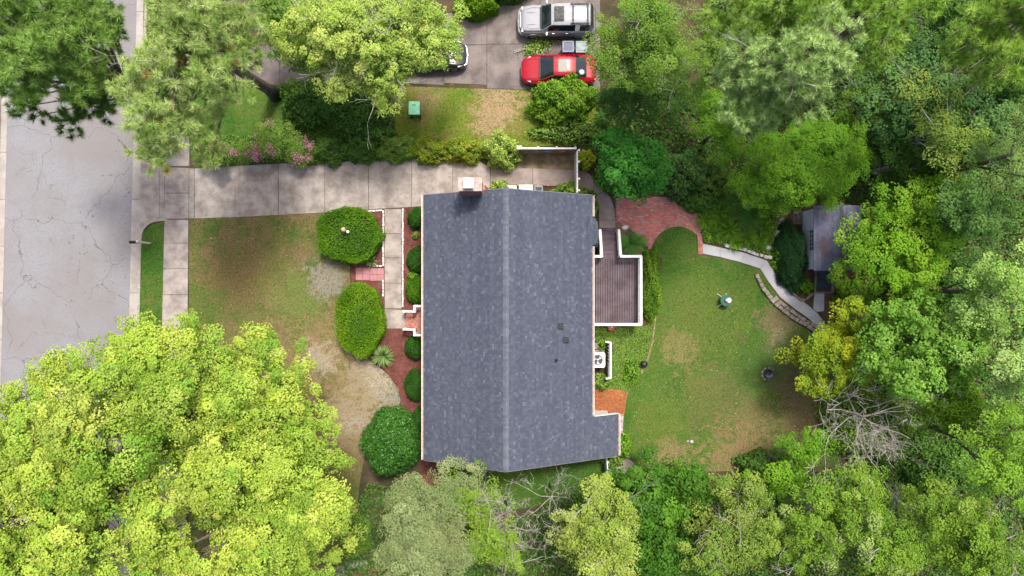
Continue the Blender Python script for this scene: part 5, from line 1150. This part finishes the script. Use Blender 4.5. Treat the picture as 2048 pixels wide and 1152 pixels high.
tree('silver_tree','pale tipped tree in the bottom right corner',[(1920,1070,110,85),(1990,1120,90,70),(1860,1010,70,50)],9.5,5.5,'maple',PALET,1.05,1.,1.15,tr=.2,seed=98,bark=BARKG,twigs=5)
shrub('understory_shrub','dark leafy shrub beneath the dead tree',1740,850,90,70,2.2,'broad',MID,1.)
shrub('understory_shrub','dark hollow shrub right of the dead tree',1890,940,70,50,2.2,'broad',DEEP,1.)
# --- garden plants
shrub('clipped_hedge','round clipped hedge with ornament beside the driveway',700,471,61,54,1.45,'small',HEDGE,1.3,cat='hedge',lum=.08,leaf=(.09,.06),squash=.8)
shrub('clipped_hedge','tall oval clipped hedge below the pink pavers',722,638,45,70,1.5,'small',HEDGEY,1.3,cat='hedge',lum=.08,leaf=(.085,.055),squash=.8)
for px,py,rx,ry,lab in ((833,436,19,22,'dark clipped shrub at the upper front house corner'),(834,520,22,27,'dark clipped shrub second down the front wall'),(832,580,22,28,'dark clipped shrub just above the porch steps'),
    (830,695,22,25,'dark clipped shrub just below the porch steps'),(830,772,22,32,'dark clipped shrub third below the porch'),(838,840,14,24,'dark clipped shrub hidden behind the glossy holly')):
    shrub('clipped_shrub',lab,px,py,rx,ry,1.0,'small',BOX if py<570 or py>600 else HEDGE,1.3,lum=.05,leaf=(.07,.05),group='front wall shrubs')
shrub('holly_tree','round glossy dark holly below the mulch bed',780,888,57,66,3.2,'broad',HOLLY,1.25,cat='tree',mat=WAXY,lum=.1,leaf=(.13,.075))
bladeplant('variegated_grass','pale striped ornamental grass clump in red mulch',766,713,25,.9,150,.04,SAGE)
bladeplant('spiky_plant','small grey green spiky plant above pink pavers',744,524,14,.5,34,.05,SAGE)
shrub('small_shrub','little green sprig in the front wall mulch',831,471,8,7,.4,'small',MID,.6)
shrub('small_shrub','lime sprig above the porch shrub',825,553,11,10,.6,'small',BRIGHT,.8)
shrub('hedge_row','long leafy hedge beside the deck rail',1303,568,21,72,1.15,'small',pl((.07,.15,.02),(.11,.2,.025),(.18,.26,.03)),1.2,cat='hedge',lum=.14,leaf=(.1,.065))
bladeplant('fern','lush green fern between deck stairs and patio',1262,487,34,.9,26,.02,pl((.05,.15,.03),(.08,.2,.04)),fern=True)
bladeplant('fern','spreading fern palm in the bed above garden path',1480,400,48,1.,22,.02,pl((.07,.17,.04),(.1,.2,.05)),fern=True)
bladeplant('fern','smaller fern just below the spreading fern palm',1500,432,36,.8,18,.02,pl((.07,.17,.04),(.1,.2,.05)),fern=True)
shrub('conifer_hedge','dark blue green conifer shrub against the white shed wall',1585,512,31,70,1.5,'fine',pl((.015,.05,.022),(.022,.065,.028),(.03,.08,.035)),1.2,lum=.1,leaf=(.08,.035))
shrub('small_shrub','bright leafy shrub below the dark conifer',1605,572,22,15,.7,'lush',BRIGHT,.8,lum=.25)
shrub('small_shrub','lime shrub between path rocks and dark conifer',1558,515,14,24,.6,'lush',BRIGHT,.8,lum=.25)
shrub('small_shrub','yellow flowering shrub below the shed ramp',1690,592,18,16,.8,'small',GOLD,.7,lum=.3)
shrub('small_shrub','green shrub at the corner of extension and pad',1247,893,14,24,.9,'lush',BRIGHT,.9,lum=.25)
shrub('small_shrub','low green shrub below the rear extension corner',1228,922,20,14,.8,'lush',MID,.9,lum=.25)
shrub('small_shrub','leafy plant between picket screen and black pot',1262,742,15,26,.5,'lush',BRIGHT,.7,lum=.3)
shrub('small_shrub','green shrub below the air conditioner',1200,764,22,15,.7,'lush',MID,.9,lum=.25)
shrub('small_shrub','little bright plant above the air conditioner',1202,690,8,10,.5,'lush',BRIGHT,.6,lum=.3)
LILY=['lily clump beside the right patio edge','lily clump between patio corner shrub and spreading fern','lily clump just above the start of pale garden path','lily clump in the middle of the path bed','lily clump above the grey rock edging','lily clump left of the round pale rock','small lily clump touching the grey rock edging','lily clump left of the spreading fern palm','small lily clump between ferns and round tree','lily clump left of the shed rock pile']
for i,(px,py,r_) in enumerate(((1410,440,26),(1440,425,26),(1425,468,22),(1460,460,26),(1495,475,26),(1520,480,22),(1470,485,20),(1445,395,22),(1515,420,18),(1530,455,20))):
    bladeplant('day_lily',LILY[i],px,py,r_,.55,70,.045,pl((.12,.24,.025),(.18,.3,.03),(.08,.17,.02)),group='lily bed',seed=i)

# --- pile of cut branches
bp_ = thing('branch_pile','cut leafy branch lying between silver vehicle and red car','branches',P(1075,95))
rng=np.random.default_rng(77); n=900; ctr=np.array(P(1078,93)); p=ctr+np.stack([rng.normal(size=n)*.42,rng.normal(size=n)*.2+0.05,np.abs(rng.normal(size=n))*.1+.05],1); p[:,1]+=(p[:,0]-ctr[0])*.35
V,Fa=leafq(p,unit(rng.normal(size=(n,3))*.6+np.array([0,0,1])),.13,.08,rng); npmesh('leaves',V,Fa,palette(LIME+DEEP,n,rng),LEAF,bp_)
m=MB(); q0=np.array(P(1028,106)); q1=np.array(P(1075,98)); q2=np.array(P(1102,84))
m.tube([q0+[0,0,.06],(q0+q1)/2+[0,.1,.12],q1+[0,0,.1],q2+[0,0,.08]],[.035,.04,.025,.01],6); m.tube([q0+[0,.1,.06],(q0+q1)/2+[0,.18,.1],q1+[.2,-.2,.1]],[.03,.025,.01],6)
m.build('branch',BARKG,bp_)

# --- ground cover, chips, grass (uncountable)
def scatter_leaves(name, label, polys, n, Lh, Wd, pal, zr=(.03,.4), seed=0, mat=None, cat='ground cover', up=.9):
    rng=np.random.default_rng(seed); out=[]
    for pts in polys:
        w_=np.array(PP(pts)); lo,hi=w_.min(0),w_.max(0); area=0.5*abs(np.dot(w_[:,0],np.roll(w_[:,1],1))-np.dot(w_[:,1],np.roll(w_[:,0],1)))
        k=0; want=int(n*area)
        q=rng.uniform(lo,hi,(int(want*(hi-lo).prod()/area*1.05)+10,2)); ins=inpoly(q,w_); out.append(q[ins][:want])
    q=np.concatenate(out); n_=len(q); h=zr[0]+(zr[1]-zr[0])*(.5+.5*np.sin(q[:,0]*1.7)*np.sin(q[:,1]*1.9+1))*rng.uniform(.3,1,n_)
    p=np.column_stack([q,h]); V,Fa=leafq(p,unit(rng.normal(size=(n_,3))*.5+np.array([0,0,up])),Lh,Wd,rng)
    o=npmesh(name,V,Fa,palette(pal,n_,rng)*rng.uniform(.75,1.25,(n_,1)),mat or LEAF,None); tag(o,label,cat,None,'stuff')
def inpoly(q, w_):
    x,y=q[:,0],q[:,1]; c=np.zeros(len(q),bool); j=len(w_)-1
    for i in range(len(w_)):
        xi,yi=w_[i]; xj,yj=w_[j]
        with np.errstate(divide='ignore',invalid='ignore'): t=((yi>y)!=(yj>y))&(x<(xj-xi)*(y-yi)/(yj-yi+1e-12)+xi)
        c^=t; j=i
    return c
wood1=[(1205,180),(1410,180),(1420,300),(1400,390),(1370,392),(1340,380),(1240,380),(1210,330),(1170,300),(1180,260)]
wood2=[(1405,0),(2120,-40),(2120,1240),(1600,1240),(1560,950),(1690,930),(1720,800),(1660,680),(1750,640),(1760,420),(1550,400),(1400,380)]
wood3=[(740,960),(1010,1040),(1230,960),(1560,945),(1600,1240),(640,1240),(680,1080)]
scatter_leaves('woodland_cover','dark leafy ground cover under the right hand trees',[wood1,wood2,wood3],110,.2,.12,DEEP,(.05,.7),5)
scatter_leaves('ivy','green ivy ground cover behind the picket screen',[[(1185,655),(1290,652),(1310,640),(1300,690),(1280,745),(1252,795),(1240,780),(1186,776),(1186,750),(1215,750),(1228,690),(1186,680)]],900,.085,.06,MID,(.02,.14),6)
scatter_leaves('bed_cover','mixed green ground cover in the bed above garden path',[[(1403,470),(1400,400),(1540,400),(1555,440),(1540,510),(1500,500),(1407,484)]],380,.12,.06,BRIGHT+MID,(.03,.35),7)
scatter_leaves('shade_cover','dark low weeds under the trees beside driveway',[[(560,180),(780,180),(800,300),(640,318),(600,260)],[(395,270),(620,270),(620,322),(395,332)]],160,.12,.08,DEEP+MID,(.02,.3),8)
scatter_leaves('leaf_litter','fallen brown leaves scattered under the trees',[wood1,wood2,wood3,[(1550,415),(1740,420),(1720,620),(1650,640)]],22,.12,.08,pl((.2,.1,.05),(.14,.07,.04),(.26,.15,.08)),(.012,.03),9)
scatter_leaves('mulch_chips','red brown mulch chips in the front beds',[[(701,421),(768,418),(768,657),(845,657),(845,960),(838,900),(800,835),(802,800),(776,747),(743,721),(706,699),(701,575)],[(808,414),(848,412),(848,618),(808,618)]],420,.075,.028,pl((.2,.075,.06),(.13,.045,.038),(.24,.11,.09),(.09,.035,.03)),(.014,.03),10,cat='mulch')
scatter_leaves('pine_needles','orange pine straw needles heaped by rear wall',[[(1150,778),(1200,776),(1256,784),(1251,800),(1248,826),(1150,830)]],1500,.2,.014,pl((.5,.2,.08),(.38,.14,.06),(.58,.27,.13)),(.03,.09),11,cat='pine straw')
scatter_leaves('shed_litter','brown pine needles lying on the shed roof',[[(1655,480),(1668,478),(1676,490),(1672,512),(1655,508),(1640,500)]],0.001,.1,.01,pl((.4,.2,.1)),(2.7,2.71),12) if False else None
q=P(1648,494,2.35); rng=np.random.default_rng(5); n=420; p=np.column_stack([q[0]+rng.normal(size=n)*.22+.1,q[1]+rng.normal(size=n)*.34,np.zeros(n)]); p[:,2]=[zs(x)+.025 for x in p[:,0]]
V,Fa=leafq(p,unit(np.tile([-.36,0,.93],(n,1))+rng.normal(size=(n,3))*.15),.09,.012,rng); tag(npmesh('roof_needles',V,Fa,palette(pl((.36,.17,.09),(.28,.13,.07)),n,rng),LEAF,None),'fallen brown needles on the shed roof','needles',None,'stuff')
scatter_leaves('fallen_leaves','few fallen leaves lying on the front lawn and driveway',[[(378,330),(980,330),(980,410),(845,412),(700,560),(700,760),(380,640)]],3.2,.09,.06,pl((.3,.2,.07),(.22,.12,.05),(.36,.32,.1),(.4,.33,.22)),(.036,.05),21,cat='leaves')
scatter_leaves('fallen_leaves','few fallen leaves lying on the back lawn',[[(1320,520),(1480,530),(1620,680),(1660,860),(1540,930),(1280,940),(1255,830)]],4.,.09,.06,pl((.3,.2,.07),(.24,.14,.05),(.36,.32,.1),(.42,.36,.25)),(.03,.05),22,cat='leaves')
scatter_leaves('fallen_leaves','few fallen leaves lying on the street by the kerb',[[(150,300),(275,300),(268,640),(120,640)],[(285,345),(380,345),(375,430),(285,440)]],1.5,.1,.06,pl((.2,.14,.07),(.14,.1,.06)),(-.1,-.09),23,cat='leaves')
scatter_leaves('fallen_leaves','twigs and leaves lying on the neighbouring parking pad',[[(820,140),(1040,140),(1040,176),(820,168)],[(960,20),(1040,20),(1040,140),(960,140)]],4.,.1,.06,pl((.16,.2,.05),(.2,.14,.07),(.3,.26,.1)),(.026,.04),24,cat='leaves')
# grass blades share the lawn's own colour
for name, pts, mat, sow, z in GRASS:
    rng=np.random.default_rng(len(pts)*31); w_=np.array(PP(pts)); lo,hi=np.maximum(w_.min(0),[-32,-18.5]),np.minimum(w_.max(0),[32,18.5])
    q=rng.uniform(lo,hi,(int((hi-lo).prod()*330),2)); q=q[inpoly(q,w_)]
    bare_=[(P(a,b)[0],P(a,b)[1],r/32.95) for a,b,r,c,s in (FSPOTS+BSPOTS+NSPOTS) if c in (SAND,GREYD,TAN) and s>=.9]
    keep=np.ones(len(q),bool)
    for x,y,r in bare_: keep&=~((np.hypot(q[:,0]-x,q[:,1]-y)<r)&(rng.uniform(size=len(q))<.85))
    q=q[keep]; n=len(q); h=rng.uniform(.03,.09,n); t=rng.uniform(0,6.283,n); wd=.014; lean=rng.normal(size=(n,2))*.03
    b=np.column_stack([q,np.full(n,z-.003)]); s=np.column_stack([np.cos(t)*wd,np.sin(t)*wd,np.zeros(n)]); tip=b+np.column_stack([lean,h])
    V=np.stack([b-s,b+s,tip],1).reshape(-1,3); o=npmesh('grass',V,np.arange(3*n).reshape(n,3),None,mat,None)
    tag(o,'short grass blades of the %s near %s'%(name.replace('_',' '),{'front_lawn':'the front walk','verge':'the kerb' if pts[0][0]<283 else 'the pines','shaded_lawn':'the pine trunk','neighbour_lawn':'the green bin','back_lawn':'the garden table','gable_lawn':'the lower gable'}[name]),'grass',None,'stuff')
